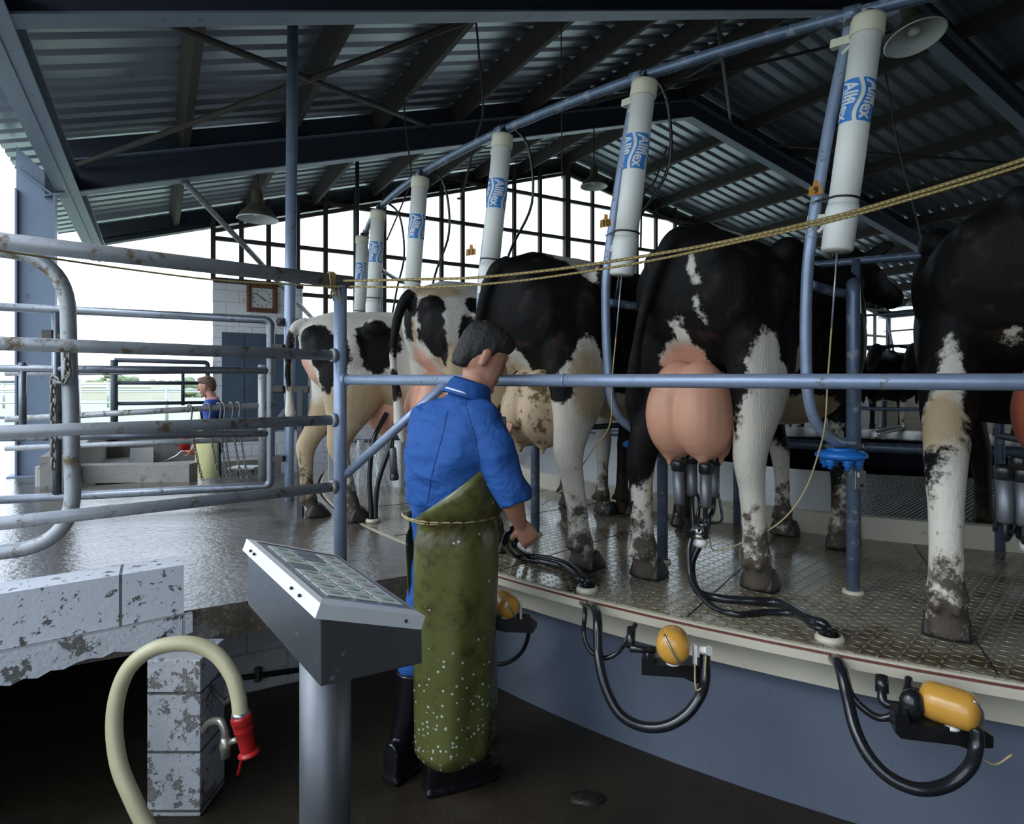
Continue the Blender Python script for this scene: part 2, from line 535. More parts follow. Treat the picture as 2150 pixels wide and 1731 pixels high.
def mat_shirt(name, c0, c1):
    n = NT(name)
    c = n.mix(n.noise(3.5, 4), c0, c1)
    st = n.step(n.noise(9, 6, .7), .64, .72)
    c = n.mix(n.m_('MULTIPLY', st, .55), c, (.03, .03, .035))
    n.set(c, .75, 0, .3)
    w = n.noise(5.5, 3, .5, n.scale(n.obj(), (1, 1, 1.9)), 1.2)
    n.bump(w, .035, .55)
    return n.m
M['shirt'] = mat_shirt('royal_blue_cotton', (.011, .062, .235), (.018, .085, .30))
M['shirt_far'] = mat_shirt('navy_blue_cotton', (.012, .045, .20), (.02, .06, .25))
def mat_apron():
    n = NT('olive_rubber_apron')
    c = n.mix(n.noise(3, 4), (.080, .086, .022), (.115, .12, .034))
    st = n.step(n.noise(5, 8, .78), .47, .62)
    c = n.mix(n.m_('MULTIPLY', st, .8), c, (.045, .030, .008))
    z = n.sep(n.obj())[2]
    zone = n.m_('SUBTRACT', 1.0, n.step(z, .25, .75))
    vo = n.voro(55)
    dots = n.m_('MULTIPLY', n.m_('LESS_THAN', vo[0], .27), n.m_('GREATER_THAN', n.sep(vo[1])[0], n.rng(zone, 0, 1, .96, .45)))
    c = n.mix(n.m_('MULTIPLY', dots, .8), c, (.50, .55, .55))
    n.set(c, .33, 0, .5); n.bump(n.noise(4, 4), .02, .4)
    return n.m
M['apron'] = mat_apron()
M['apron_yellow'] = plain('pale_yellow_apron', (.62, .58, .27), .45, 0, .12, 4, .004, (.45, .40, .18), 5, .6, .75)
M['udder'] = plain('udder_skin', (.62, .31, .20), .5, 0, .12, 6, .001, (.30, .14, .07), 9, .64, .74)
M['udder_red'] = plain('reddish_udder_skin', (.40, .10, .05), .5, 0, .12, 6, .001, (.2, .06, .03), 9, .60, .72)
M['udder_dirty'] = plain('muddy_udder_skin', (.50, .36, .23), .6, 0, .2, 8, .002, (.12, .085, .03), 11, .50, .60)

def mat_coat(name, white=(.62, .57, .48), tan=(.36, .24, .11), black=(.006, .0055, .0055)):
    "coat colours come from the per-vertex patch map of each cow"
    n = NT(name)
    at = n.new('ShaderNodeAttribute', attribute_name='coat')
    r, g, b = n.sep(at.outputs['Vector'])
    nz = n.m_('SUBTRACT', n.noise(26, 5, .7), .5)
    k = n.step(n.m_('ADD', r, n.m_('MULTIPLY', nz, .30)), -.035, .035)
    w = n.mix(n.noise(7, 4), tuple(q*.85 for q in white), white)
    w = n.mix(n.step(n.m_('ADD', g, n.m_('MULTIPLY', nz, .5)), .1, .6), w, (.60, .33, .24))
    w = n.mix(n.m_('MULTIPLY', n.step(n.m_('ADD', b, n.m_('MULTIPLY', nz, .9)), .15, .75), .8), w, tan)
    c = n.mix(k, w, n.mix(n.step(n.noise(11, 5), .55, .75), black, (.030, .017, .012)))
    z = n.sep(n.obj())[2]
    mud = n.step(n.m_('ADD', n.m_('MULTIPLY', n.noise(13, 7, .75), 1.0), n.m_('MULTIPLY', z, -.70)), .25, .41)
    c = n.mix(n.m_('MULTIPLY', mud, .93), c, n.mix(n.noise(40, 3), (.012, .008, .005), (.055, .036, .02)))
    sp = n.step(n.noise(17, 7, .75), .655, .69)
    c = n.mix(n.m_('MULTIPLY', sp, .6), c, (.10, .075, .045))
    n.set(c, n.rng(k, 0, 1, .8, .62), 0, n.rng(k, 0, 1, .3, .14))
    hair = n.noise(1.0, 3, .6, n.scale(n.obj(), (120, 120, 30)))
    n.bump(n.m_('ADD', hair, n.m_('MULTIPLY', n.noise(18, 4), 1.5)), .004, .7)
    return n.m
M['coat'] = mat_coat('cow_coat')
M['coat_grey'] = mat_coat('pale_cow_coat', (.58, .54, .47))
# ================================================================== the building
G_EAVE, G_RIDGE, G_EAVE2 = -0.95, 7.7, 20.0
A_NEAR, A_GABLE = -3.2, 11.25
def zroof(g):
    return 3.98 + .302*(g + .86) if g <= G_RIDGE else 3.98 + .302*(G_RIDGE + .86) - .20*(g - G_RIDGE)
def zflange(g):            # underside of the portal rafters
    return 3.41 + .306*(g + .86) if g <= G_RIDGE else 3.41 + .306*(G_RIDGE + .86) - .20*(g - G_RIDGE)

def struct(o):
    o['kind'] = 'structure'; return o

# corrugated roof: ribs run from eave to ridge
def roof_sheet(g0, g1):
    mb = MB(); pitch = .25; a = A_NEAR; prof = []
    while a < A_GABLE + .2:
        prof += [(a, 0), (a+.11, 0), (a+.135, .045), (a+.195, .045), (a+.22, 0)]
        a += pitch
    vs = []; fs = []
    gs = [g0, (g0+g1)/2, g1]
    for g in gs:
        for a, h in prof: vs.append(B(g, a, zroof(g)+h))
    n = len(prof)
    for i in range(len(gs)-1):
        for k in range(n-1): fs.append((i*n+k, i*n+k+1, (i+1)*n+k+1, (i+1)*n+k))
    mb.add(vs, fs, False); return mb
r = MB()
for q in (roof_sheet(G_EAVE-.35, G_RIDGE), roof_sheet(G_RIDGE, G_EAVE2+.4)): r.add(q.v, q.f, False)
roof = r.build('ceiling', M['iron'], fix=False)
sol = roof.modifiers.new('thick', 'SOLIDIFY'); sol.thickness = .004; sol.offset = 1
struct(roof)

# purlins under the sheets
pg = [.2+1.06*k for k in range(8)] + [7.75+1.35+1.3*k for k in range(9)]
for g in pg:
    mb = MB(); up = V((0, 0, 1))
    sl = V((GD.x, GD.y, .302 if g < G_RIDGE else -.2)).normalized(); nn = AD.cross(sl).normalized()
    if nn.z < 0: nn = -nn
    c = B(g, (A_NEAR+A_GABLE)/2, zroof(g)) - nn*.125
    mb.box(c, (A_GABLE-A_NEAR, .07, .22), (AD, sl, nn))
    struct(mb.build('roof_purlin', M['timber']))
# eave beams: I-section along the columns
mb = MB()
for dz in (0, .16): mb.bar(B(-.76, A_NEAR, 3.45+dz), B(-.76, A_GABLE, 3.45+dz), .20, .015)
mb.bar(B(-.76, A_NEAR, 3.53), B(-.76, A_GABLE, 3.53), .012, .16)
mb.bar(B(-.76, A_NEAR, 3.438), B(-.76, A_GABLE, 3.438), .03, .012)
struct(mb.build('eave_beam', M['beam']))
mb = MB(); mb.bar(B(G_EAVE2-.1, A_NEAR, 3.80), B(G_EAVE2-.1, A_GABLE, 3.80), .2, .2)
struct(mb.build('eave_beam', M['beam_dark']))

# portal frames
def rafter(a, depth, name='portal_rafter', mt='beam_dark', eave=True):
    mb = MB(); fl = MB()
    def seg(g0, g1, n0, n1):
        # web and two flanges
        z0, z1 = zflange(g0), zflange(g1)
        t0, t1 = zroof(g0)-.03, zroof(g1)-.03
        if name == 'gable_rafter': z0, z1 = zroof(g0)-.34, zroof(g1)-.34
        w = .012
        P = [B(g0, a-w/2, z0), B(g1, a-w/2, z1), B(g1, a-w/2, t1), B(g0, a-w/2, t0)]
        mb.extrude(P, AD*w)
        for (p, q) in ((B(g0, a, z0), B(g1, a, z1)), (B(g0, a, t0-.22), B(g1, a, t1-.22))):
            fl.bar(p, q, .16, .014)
    seg(G_EAVE, G_RIDGE, 0, 0); seg(G_RIDGE, G_EAVE2, 0, 0)
    struct(fl.build('rafter_flange', M['beam' if name != 'gable_rafter' else 'beam_dark']))  # portal flanges coloured lighter than the web to stand for light from below
    return mb
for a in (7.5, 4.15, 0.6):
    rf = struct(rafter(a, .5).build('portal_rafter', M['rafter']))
rf = struct(rafter(11.15, .3, 'gable_rafter').build('gable_rafter', M['beam_dark']))
# columns on the open side
def column(g, a, z1, mt, ztop=None):
    mb = MB()
    w, d = .16, .31
    for s in (-1, 1):
        mb.box(B(g+s*(d/2-.008), a, (DECK-.02+z1)/2), (.016, w, z1-DECK+.02), (GD, AD, V((0,0,1))))
    mb.box(B(g, a, (DECK-.02+z1)/2), (d-.02, .012, z1-DECK+.02), (GD, AD, V((0,0,1))))
    mb.extrude([B(g-d/2, a-.006, z1), B(g+d/2, a-.006, z1-.0), B(g+d/2+.0, a-.006, z1+.12), B(g-d/2, a-.006, z1+.42)], AD*.012)
    mb.bar(B(g-d/2, a, z1+.20), B(g+d/2, a, z1-.03), .16, .014)
    mb.box(B(g, a, DECK+.006), (.42, .26, .012), (GD, AD, V((0,0,1))))
    return mb
for a in (7.5, 4.15, 0.6):
    struct(column(-1.015, a, 3.42, 'beam').build('steel_column', M['beam']))
mb = column(-1.0, 7.5, 3.42, 'beam')
# knee plate between column and rafter of the visible frame
for a in ():
    m2 = MB(); m2.extrude([B(-.86, a-.02, 3.0), B(-.86, a-.02, 3.45), B(-.3, a-.02, zflange(-.3)), ], AD*.012)
    struct(m2.build('knee_plate', M['beam']))

# roof bracing rods and the diagonal strut down to the gable
for pts in (((-.7, 7.4), (1.86, 5.0), (3.1, 3.85)), ((-.55, 4.0), (.2, 4.8), (1.96, 6.35), (3.1, 7.4))):
    mb = MB(); mb.tube([B(g, a, zroof(g)-.33) for g, a in pts], .028, 8)
    struct(mb.build('roof_brace', M['rust_rod']))
for g0, a0_, g1, a1_ in ((4.4, 7.4, 8.5, 4.0), (8.6, 7.4, 4.4, 4.0), (9.5, 7.4, 13.5, 4.0)):
    mb = MB(); mb.tube([B(g0, a0_, zroof(g0)-.30), B(g1, a1_, zroof(g1)-.30)], .022, 8)
    struct(mb.build('roof_brace', M['rust_rod']))
mb = MB(); mb.tube([B(.25, 7.5, 3.74), W(655, 668, 10.75)], .035, 10)
struct(mb.build('diagonal_strut', M['pipe_dirty']))

# gable: block wall low, translucent sheets on a dark grid above
def T(t, z, off=0.0):       # point on the gable plane, t metres from the block pier's corner
    return B(.782+t, 11.08+off, z)
mb = MB()
mb.extrude([T(0, -.12), T(1.40, -.12), T(1.40, 3.27), T(0, 3.27)], AD*.19)
pier_w = struct(mb.build('wall_gable', M['white_blocks'], origin=T(0, 0)))
mb = MB()
mb.extrude([T(1.401, -.12), T(19.3, -.12), T(19.3, 2.42), T(1.401, 2.42)], AD*.19)
struct(mb.build('wall_gable_sill', M['white_blocks'], origin=T(0, 0)))
mb = MB(); mb.extrude([T(-1.75, -.12), T(-.001, -.12), T(-.001, .95), T(-1.75, .95)], AD*.19)
struct(mb.build('wall_low', M['concrete_block']))
ts = [.0, .42, .84, 1.31, 1.78, 2.31, 2.84, 3.41, 3.98, 4.43, 5.0, 5.6, 6.23, 6.91, 7.61, 8.25, 8.89, 9.48, 10.1, 10.7, 11.3, 11.9, 12.5, 13.1, 13.7, 14.3, 14.9, 15.5, 16.1, 16.7, 17.3, 17.9, 18.5, 19.2]
rows = [3.13, 3.94, 4.76, 5.58]
ztop = lambda t: zroof(.782+t)-.05
zbot = lambda t: 3.27 if t < 1.39 else 2.42
mb = MB()
for t in ts:
    w = .13 if t == 6.91 else .07
    mb.bar(T(t, zbot(t), -.03), T(t, ztop(t), -.03), w, w, AD)
for z in rows:
    t0 = 0 if z > 3.3 else 1.4
    t1 = min([t for t in [q/20 for q in range(20, 386)] if t > 6 and ztop(t) < z] or [19.2])
    tl = 0
    while ztop(tl) < z: tl += .05
    mb.bar(T(max(t0, tl), z, -.03), T(t1, z, -.03), .065, .065)
mb.bar(T(0, 4.05, -.05), T(6.91, 6.16, -.05), .06, .06); mb.bar(T(6.91, 6.16, -.05), T(19.2, 6.16-.2*12.3, -.05), .06, .06)
mb.bar(T(0, 3.27, -.03), T(1.4, 3.27, -.03), .05, .08); mb.bar(T(1.4, 2.45, -.03), T(19.2, 2.45, -.03), .05, .06)
win = struct(mb.build('window_1', M['mullion']))
ORG[win.name] = V(win.location)
mb = MB()
mb.add([T(0, 3.27), T(1.4, 3.27), T(1.4, ztop(1.4)), T(0, ztop(0))], [(0, 1, 2, 3)], False)
mb.add([T(1.4, 2.42), T(6.91, 2.42), T(19.2, 2.42), T(19.2, ztop(19.2)), T(6.918, ztop(6.918)), T(1.4, ztop(1.4))], [(0, 1, 4, 5), (1, 2, 3, 4)], False)
sh = mb.build('translucent_sheet', M['pane'], win, fix=False)
# far side wall, right of the rotary
R_ = G_EAVE2
mb = MB(); mb.extrude([B(R_, -3, -.1), B(R_, 11.2, -.1), B(R_, 11.2, 2.3), B(R_, -3, 2.3)], GD*.19)
struct(mb.build('wall_right', M['cream_blocks'], origin=B(R_, 0, 0)))
mb = MB()
for k in range(16): mb.bar(B(R_, 11-k*.9, 2.3), B(R_, 11-k*.9, 3.95), .06, .06, AD)
for z in (2.33, 2.8, 3.3, 3.9): mb.bar(B(R_, -3, z), B(R_, 11.2, z), .05, .05)
w2 = struct(mb.build('window_2', M['mullion'])); ORG[w2.name] = V(w2.location)
mb = MB(); mb.add([B(R_+.06, -3, 2.3), B(R_+.06, 11.2, 2.3), B(R_+.06, 11.2, 4.0), B(R_+.06, -3, 4.0)], [(0, 1, 2, 3)], False)
mb.build('translucent_sheet', M['pane'], w2, fix=False)

# unseen end wall, added to cut the light from behind
# with a wide opening cut to light the drum's right side
D0, D1, DT = 7.0, 12.5, 2.6
mb = MB(); mb.extrude([B(-1.1, A_NEAR, 0), B(D0, A_NEAR, 0), B(D0, A_NEAR, DT), B(D1, A_NEAR, DT), B(D1, A_NEAR, 0), B(G_EAVE2, A_NEAR, 0), B(G_EAVE2, A_NEAR, zroof(G_EAVE2)), B(G_RIDGE, A_NEAR, zroof(G_RIDGE)), B(-1.1, A_NEAR, zroof(-1.1))], -AD*.15)
struct(mb.build('wall_back_added', M['dark_wall']))
# board on the pier and the clock
d = thing('notice_board', T(.09, 0.7, -.02), 'tall dark blue-grey board fixed to the white block wall below the clock', 'board')
mb = MB(); mb.box(T(.80, 1.62, -.022), (1.34, .03, 1.62), (GD, AD, V((0,0,1)))); mb.build('panel', M['door_blue'], d)
mb = MB()
for t in (.45, .80, 1.15): mb.box(T(t, 1.62, -.042), (.012, .012, 1.6), (GD, AD, V((0,0,1))))
mb.build('batten', M['door_blue'], d)
ck = thing('wall_clock', T(.70, 2.86, -.03), 'square brown-framed clock high on the white block wall', 'clock')
mb = MB(); cc = T(.735, 3.02, -.045)
for s in (-1, 1):
    mb.box(cc+GD*s*.20, (.075, .05, .475), (GD, AD, V((0,0,1))), .01); mb.box(cc+V((0,0,s*.20)), (.475, .05, .075), (GD, AD, V((0,0,1))), .01)
for k in range(9):
    for s in (-1, 1):
        mb.ball(cc+GD*s*.205+V((0,0,-.2+k*.05))-AD*.02, .022, 8, 6); mb.ball(cc+V((0,0,s*.205))+GD*(-.2+k*.05)-AD*.02, .022, 8, 6)
mb.build('frame', M['frame_brown'], ck)
mb = MB(); mb.box(cc+AD*.01, (.35, .02, .35), (GD, AD, V((0,0,1)))); mb.build('dial', M['clock_face'], ck)
f = cc-AD*.005
for k in range(12):
    a = k*pi/6; dd = GD*sin(a)+V((0,0,cos(a)))
    mb = MB(); mb.bar(f+dd*.12, f+dd*.145, .012, .006, AD); mb.build('hour_mark', M['black_print'], ck)
for nm, a, l, w in (('hour_hand', radians(125), .075, .014), ('minute_hand', radians(-52), .12, .010)):
    mb = MB(); dd = GD*sin(a)+V((0,0,cos(a))); mb.bar(f-dd*.02-AD*.004, f+dd*l-AD*.004, w, .005, AD); mb.build(nm, M['black_print'], ck)

# ------------------------------------------------------------------ floors
WALLR = 5.78
# pit floor
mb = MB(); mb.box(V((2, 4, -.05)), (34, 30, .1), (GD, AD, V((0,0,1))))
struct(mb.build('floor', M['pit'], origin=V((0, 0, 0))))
# deck slab with a curved edge beside the platform
RC = 6.03
def circ_hit(a):
    "g of the platform circle's left hit with line A=a"
    cg, ca = CEN.dot(GD), CEN.dot(AD)
    return cg - math.sqrt(RC*RC-(a-ca)**2)
cg, ca = CEN.dot(GD), CEN.dot(AD)
DN, DF = 2.66, 6.45
poly = []
gl0, gl1 = circ_hit(DN), circ_hit(DF)
a_s = math.atan2(DN-ca, gl0-cg); a_e = math.atan2(DF-ca, gl1-cg)
if a_e > 0: a_e -= 2*pi
n = 40
arc = [(cg+RC*cos(a_s+(a_e-a_s)*k/n), ca+RC*sin(a_s+(a_e-a_s)*k/n)) for k in range(n+1)]
poly = arc + [(-.65, DF), (-.65, 13.5), (-5.0, 13.5), (-5.0, DN)]
mb = MB(); mb.extrude([B(g, a, DECK-.13) for g, a in poly], V((0, 0, .13)))
dk = struct(mb.build('floor', M['deck'], origin=V((-1.5, 4, DECK))))
# recessed wall under the deck edge, retaining walls of the lower bay
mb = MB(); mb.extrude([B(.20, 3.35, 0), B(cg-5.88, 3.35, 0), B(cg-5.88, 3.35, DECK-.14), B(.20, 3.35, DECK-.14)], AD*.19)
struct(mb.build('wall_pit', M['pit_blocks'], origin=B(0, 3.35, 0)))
mb = MB(); mb.extrude([B(-6, 5.2, 0), B(.4, 5.2, 0), B(.4, 5.2, DECK-.13), B(-6, 5.2, DECK-.13)], AD*.15)
struct(mb.build('wall_drain', M['concrete_block'], origin=B(0, 5.2, 0)))
mb = MB(); mb.extrude([B(-.65, DF-.01, -.1), B(.9, DF-.01, -.1), B(.9, DF-.01, DECK-.13), B(-.65, DF-.01, DECK-.13)], -AD*.15)
struct(mb.build('wall_deck_end', M['concrete_block']))
mb = MB(); mb.box(B(-.75, 9.0, .42), (.2, 5.1, 1.06), (GD, AD, V((0,0,1)))); mb.box(B(-.60, 10.1, .2), (.5, 1.9, .55), (GD, AD, V((0,0,1))))
mb.extrude([B(-.35, 9.3, -.1), B(-.35, 10.9, -.1), B(-.35, 10.9, .62), ], GD*.3)
struct(mb.build('wall_yard', M['concrete_block']))
# long low white-edged ledge in the lower bay
mb = MB(); mb.box(B(.5, 10.2, .18), (2.3, .35, .52), (GD, AD, V((0,0,1))))
struct(mb.build('trim_ledge', M['concrete_block']))
# unseen side wall added to shade the lower pit, yard slab behind it
mb = MB(); mb.extrude([B(-1.45, A_NEAR, 0), B(-1.45, 2.65, 0), B(-1.45, 2.65, .66), B(-1.45, A_NEAR, .66)], -GD*.19)
struct(mb.build('wall_left_added', M['concrete_block']))
mb = MB(); mb.extrude([B(-5.0, A_NEAR, .66), B(-1.45, A_NEAR, .66), B(-1.45, 2.65, .66), B(-5.0, 2.65, .66)], V((0, 0, .02)))
struct(mb.build('floor', M['deck']))
# curbs on the deck
mb = MB()
c0, c1 = GP(130, 1016), GP(397, 1012)
dd = (c1-c0); nn = V((-dd.y, dd.x, 0)).normalized()
mb.extrude([c0, c1, c1+V((0,0,.155)), c0+V((0,0,.155))], nn*.19)
struct(mb.build('trim_curb', M['concrete_block']))

# white painted curb on the deck's front edge, flaking slab edge below, pier, brown edge to the right
e0, e1 = B(-3.4, 2.60, DECK), GP(386, 1288)
e0 = e1 - (e1-GP(60, 1354)).normalized()*3.2
ed = (e1-e0).normalized(); en = V((-ed.y, ed.x, 0))
mb = MB(); mb.extrude([e0, e1, e1+V((0,0,.182)), e0+V((0,0,.182))], en*.15)
cb = struct(mb.build('trim_curb', M['flaking_blocks'], origin=e1-V((0,0,.21))-ed*.0))
mb = MB()
e2 = e1+ed*.028
lo = []
n = 90
random.seed(3)
up_, dn_ = [], []
for k in range(n+1):
    p = e0.lerp(e2, k/n)
    jag = random.uniform(-.012, .008)
    dn_.append(p+V((0,0,-.075-.065*(1-k/n)*3+jag if k/n < .67 else -.075-.065*(1-k/n)*3+jag)))
    up_.append(p+V((0,0,-.002)))
P = up_+dn_[::-1]
off = -en*.012
mb.extrude([q+off for q in P], en*.2)
struct(mb.build('trim_slab_edge', M['flaking_slab'], origin=e1))

# pier of flaking blocks under the slab corner
mb = MB(); pc = W(369, 1500, 2.22)
mb.box(V((pc.x, 2.30, .28)), (.19, .19, .56), None, .006)
pc0 = V((pc.x, 2.30, 0))
struct(mb.build('pillar', M['pier'], origin=V((pc.x, 2.3, .02))))

# platform drum wall
def annulus(r0, r1, z0, z1, a0=0, a1=2*pi, n=180):
    mb = MB(); rings = []
    full = abs(a1-a0-2*pi) < 1e-6
    m = n if full else n+1
    for k in range(m):
        a = a0+(a1-a0)*k/n
        rings.append([ring(r0, a, z0), ring(r1, a, z0), ring(r1, a, z1), ring(r0, a, z1)])
    mb.rings(rings, cap=not full, closed_path=full, smooth=False)
    # smooth only the curved faces is not needed at this segment count
    return mb
mb = annulus(WALLR-.12, WALLR, 0, DECK-.14); mb.sm = [True]*len(mb.sm)
dw = mb.build('wall_drum', M['grey_wall'], origin=CEN); struct(dw)
dw.data.polygons.foreach_set('use_smooth', [False]*len(dw.data.polygons))

# rotary platform
pl = thing('rotary_platform', CEN+V((0, 0, DECK-.13)), 'large round cream milking platform of checker plate that the cows stand on', 'platform')
annulus(4.27, 5.995, DECK-.008, DECK).build('checker_plate', M['checker'], pl)
annulus(5.93, 6.006, DECK-.052, DECK-.004).build('rim', M['cream_paint'], pl)
annulus(6.002, 6.0085, DECK-.020, DECK-.012).build('rubbing_strip', M['rust_paint'], pl)
annulus(5.80, 5.87, DECK-.185, DECK-.02).build('skirt', M['cream_paint'], pl)
annulus(4.20, 4.27, DECK-.02, DECK+.125).build('inner_kerb', M['cream_paint'], pl)
annulus(2.2, 4.20, DECK+.10, DECK+.115).build('mesh_floor', M['mesh_floor'], pl)
for k in range(-1, 5):
    a = A0-STALL*(k-.42)
    mb = MB(); mb.bar(ring(4.3, a, DECK+.0008), ring(5.98, a, DECK+.0008), .005, .0016); mb.build('plate_seam', M['hoof'], pl)

# ------------------------------------------------------------------ outdoors beyond the yard
mb = MB(); mb.box(B(-20, 40, .60), (140, 150, .02), (GD, AD, V((0,0,1))))
mb = MB(); mb.extrude([B(-90, 13.45, .60), B(60, 13.45, .60), B(60, 180, .60), B(-90, 180, .60)], V((0,0,.03)))
mb.extrude([B(-90, -12, .60), B(-5.0, -12, .60), B(-5.0, 13.45, .60), B(-90, 13.45, .60)], V((0,0,.03)))
go = mb.build('field', M['grass_far']); go['kind'] = 'structure'

def fence_line(p0, p1, zs, r, posts, name, label, mt, cat='fence', ph=1.2, group=None):
    t = thing(name, p0, label, cat, group)
    d = p1-p0
    for z in zs:
        mb = MB(); mb.tube([p0+V((0,0,z)), p1+V((0,0,z))], r, 10); mb.build('rail', M[mt], t)
    for k in range(posts):
        q = p0+d*(k/(posts-1)); mb = MB(); mb.tube([q, q+V((0,0,ph))], r*1.35, 10); mb.build('post', M[mt], t)
    return t
fence_line(V((-16, 15.6, .63)), V((-5.6, 16.6, .63)), (.50, .84), .03, 4, 'field_fence', 'low pale two-rail fence out on the green field, beyond all the pipe gates', 'galv_bright', ph=.9)
fence_line(V((-26, 26, .63)), V((-6, 30, .63)), (.7, 1.05), .035, 6, 'far_fence', 'faint white fence far across the field near the hedge', 'galv_bright', ph=1.1)
# hedge trees along the horizon, and a pale shed roof between them
random.seed(11)
def bush(c, r, h):
    mb = MB()
    for k in range(46):
        a = random.uniform(0, 2*pi); q = math.sqrt(random.uniform(0, .8))
        zz = random.uniform(.15, .92)*h*(1-.35*q*q)
        rr = r*random.uniform(.13, .27)
        mb.ball(c+V((cos(a)*q*r, sin(a)*q*r, zz)), (rr, rr, rr*.7), 9, 6)
    for i, p in enumerate(mb.v):
        nz = noise.noise(p*.9)*.55+noise.noise(p*2.6)*.3
        mb.v[i] = p+(p-(c+V((0,0,h*.45)))).normalized()*nz*r*.28
    mb.tube([c-V((0,0,.05)), c+V((0,0,h*.5))], .18, 8)
    return mb
names = ['broad green shrub', 'round olive shrub', 'tall loose tree', 'low spreading shrub']
bx = [120, 150, 182, 215, 248, 282, 318, 352, 388, 425, 470]
for i, px in enumerate(bx):
    y = 62+6*math.sin(i*2.1)
    hgt = [1.3, 1.7, 1.2, 1.6, 2.9, 1.3, 1.8, 2.0, 1.7, 2.2, 1.5][i]
    c = V(((px-HX)*y/FX, y, .6))
    o = bush(c, 2.0, hgt).build('hedge_tree', M['foliage'])
    where = ['leftmost of the hedge trees on the horizon', 'second from the left on the horizon', 'just left of the dark gate post', 'behind the twin gate posts', 'tallest on the left part of the horizon', 'low one in the gap of the horizon', 'behind the middle of the yard frame', 'right part of the horizon hedge', 'left of the far worker\'s face', 'directly behind the far worker\'s head', 'rightmost of the hedge trees'][i]
    setp(o, f'{["grey-green tree","olive tree","small green tree"][i%3]}, {where}', 'tree', 'trees along the horizon')
mb = MB(); y = 46
mb.box(V(((262-HX)*y/FX, y, 1.25)), (6.2, 4, 1.3)); 
sx = (262-HX)*y/FX
shd = thing('farm_shed', V((sx, y, .6)), 'pale low farm shed standing between the hedge trees', 'shed')
mb.build('wall', M['cream_paint'], shd)
mb = MB(); mb.extrude([V((sx-3.3, y-2.3, 1.55)), V((sx+3.3, y-2.3, 1.55)), V((sx+2.4, y, 1.85)), V((sx-2.4, y, 1.85))], V((0, 0, .05))); mb.build('roof', M['white_plastic'], shd)
# ================================================================== pipework of the yard
def rail_in(t, p0, p1, r, mt='pipe', name='rail', weld=None):
    mb = MB(); mb.tube([p0, p1], r, 18)
    o = mb.build(name, M[mt], t)
    return o
PB = V((-.832, 3.0, DECK))                    # foot of the corner post
LD = (V((-1.77, 2.2, 0))-V((PB.x, PB.y, 0)))
LEFT = V((PB.x, PB.y, 0))+LD*1.35
corner = thing('corner_fence', PB, 'blue-grey pipe fence with a corner post and one long rail running right', 'fence')
mb = MB(); mb.tube([PB, PB+V((0,0,1.345))], .031, 22); mb.build('post', M['pipe'], corner)
mb = MB(); mb.tube([V((PB.x, PB.y, 2.045))+LD*-.05, V((LEFT.x, LEFT.y, 2.045))], .031, 22); mb.build('top_rail', M['pipe_dirty'], corner)
for z, r in ((1.685, .025), (1.373, .024), (1.052, .024)):
    rail_in(corner, V((PB.x, PB.y, z))+LD*.02, V((LEFT.x, LEFT.y, z)), r, 'pipe_dirty')
    mb = MB(); mb.lathe([(.036, 0), (.030, .02)], V((PB.x, PB.y, z))+LD.normalized()*.028, LD.normalized(), 16); mb.build('weld', M['pipe_dirty'], corner)
RD = V((2.2, -1.28, 0)); RE = PB+RD*1.7
rz0, rz1 = 1.567, 1.53+(1.545-1.567)
mb = MB(); p0 = V((PB.x, PB.y, 1.567))+RD*.012; p1 = V((RE.x, RE.y, 1.567-.022*1.7)); mb.tube([p0, p1], .0245, 22)
mb.lathe([(.034, 0), (.028, .018)], V((PB.x, PB.y, 1.567))+RD.normalized()*.026, RD.normalized(), 16)
j = p0.lerp(p1, .27); mb.tube([j, j+RD.normalized()*.012], .0265, 20)
mb.build('long_rail', M['pipe'], corner)
# diagonal brace rising to the rail behind the milker
b1 = V((PB.x+.03, PB.y, 1.11)); b0 = V((PB.x, PB.y, 1.562))+RD*.25-V((0, 0, .012))
mb = MB(); mb.tube([b1, b0.lerp(b1, .0)], .021, 16); mb.build('brace', M['pipe'], corner)

# twine knot around the post top
mb = MB()
for k in range(5):
    c = V((PB.x, PB.y, 0))+LD.normalized()*(.045+.008*(k % 3)); z = 2.045
    u, v = frame_from(LD)
    mb.tube([c+u*cos(a)*.037+v*sin(a)*.037+V((0,0,z))+LD.normalized()*.006*math.sin(a*2+k) for a in [2*pi*q/20 for q in range(20)]], .005, 6, closed=True)
for k in range(6):
    a = k*1.1; q = V((PB.x-.035+.012*k*.5, PB.y-.03, 2.03))
    mb.tube(catmull([q, q+V((.012*cos(a), -.01, -.03)), q+V((.02*cos(a+1), .005, -.06-.008*k))], 4), .003, 5)
o = mb.build('knotted_twine', M['rope']); setp(o, 'frayed yellow twine knotted round the top rail at the corner post', 'twine')

# hooped gate at the far left
hg = thing('hooped_gate', V((-1.9, 2.62, DECK+.1)), 'pale pipe gate end with rounded corners behind the front rails, far left', 'gate')
P = fillet([V((-2.9, 2.25, 2.11)), V((-1.87, 2.60, 2.085)), V((-1.838, 2.60, .865)), V((-2.9, 2.25, .84))], .24, 12)
mb = MB(); mb.tube(P, .030, 18); mb.build('hoop', M['pipe_dirty'], hg)
mb = MB(); q = W(122, 706, 2.62); mb.box(q+V((-.045, 0, 0)), (.045, .012, .055), None, .004); mb.box(q+V((.03, 0, .0)), (.06, .012, .02), None, .003); mb.build('latch_plate', M['rust_rod'], hg)

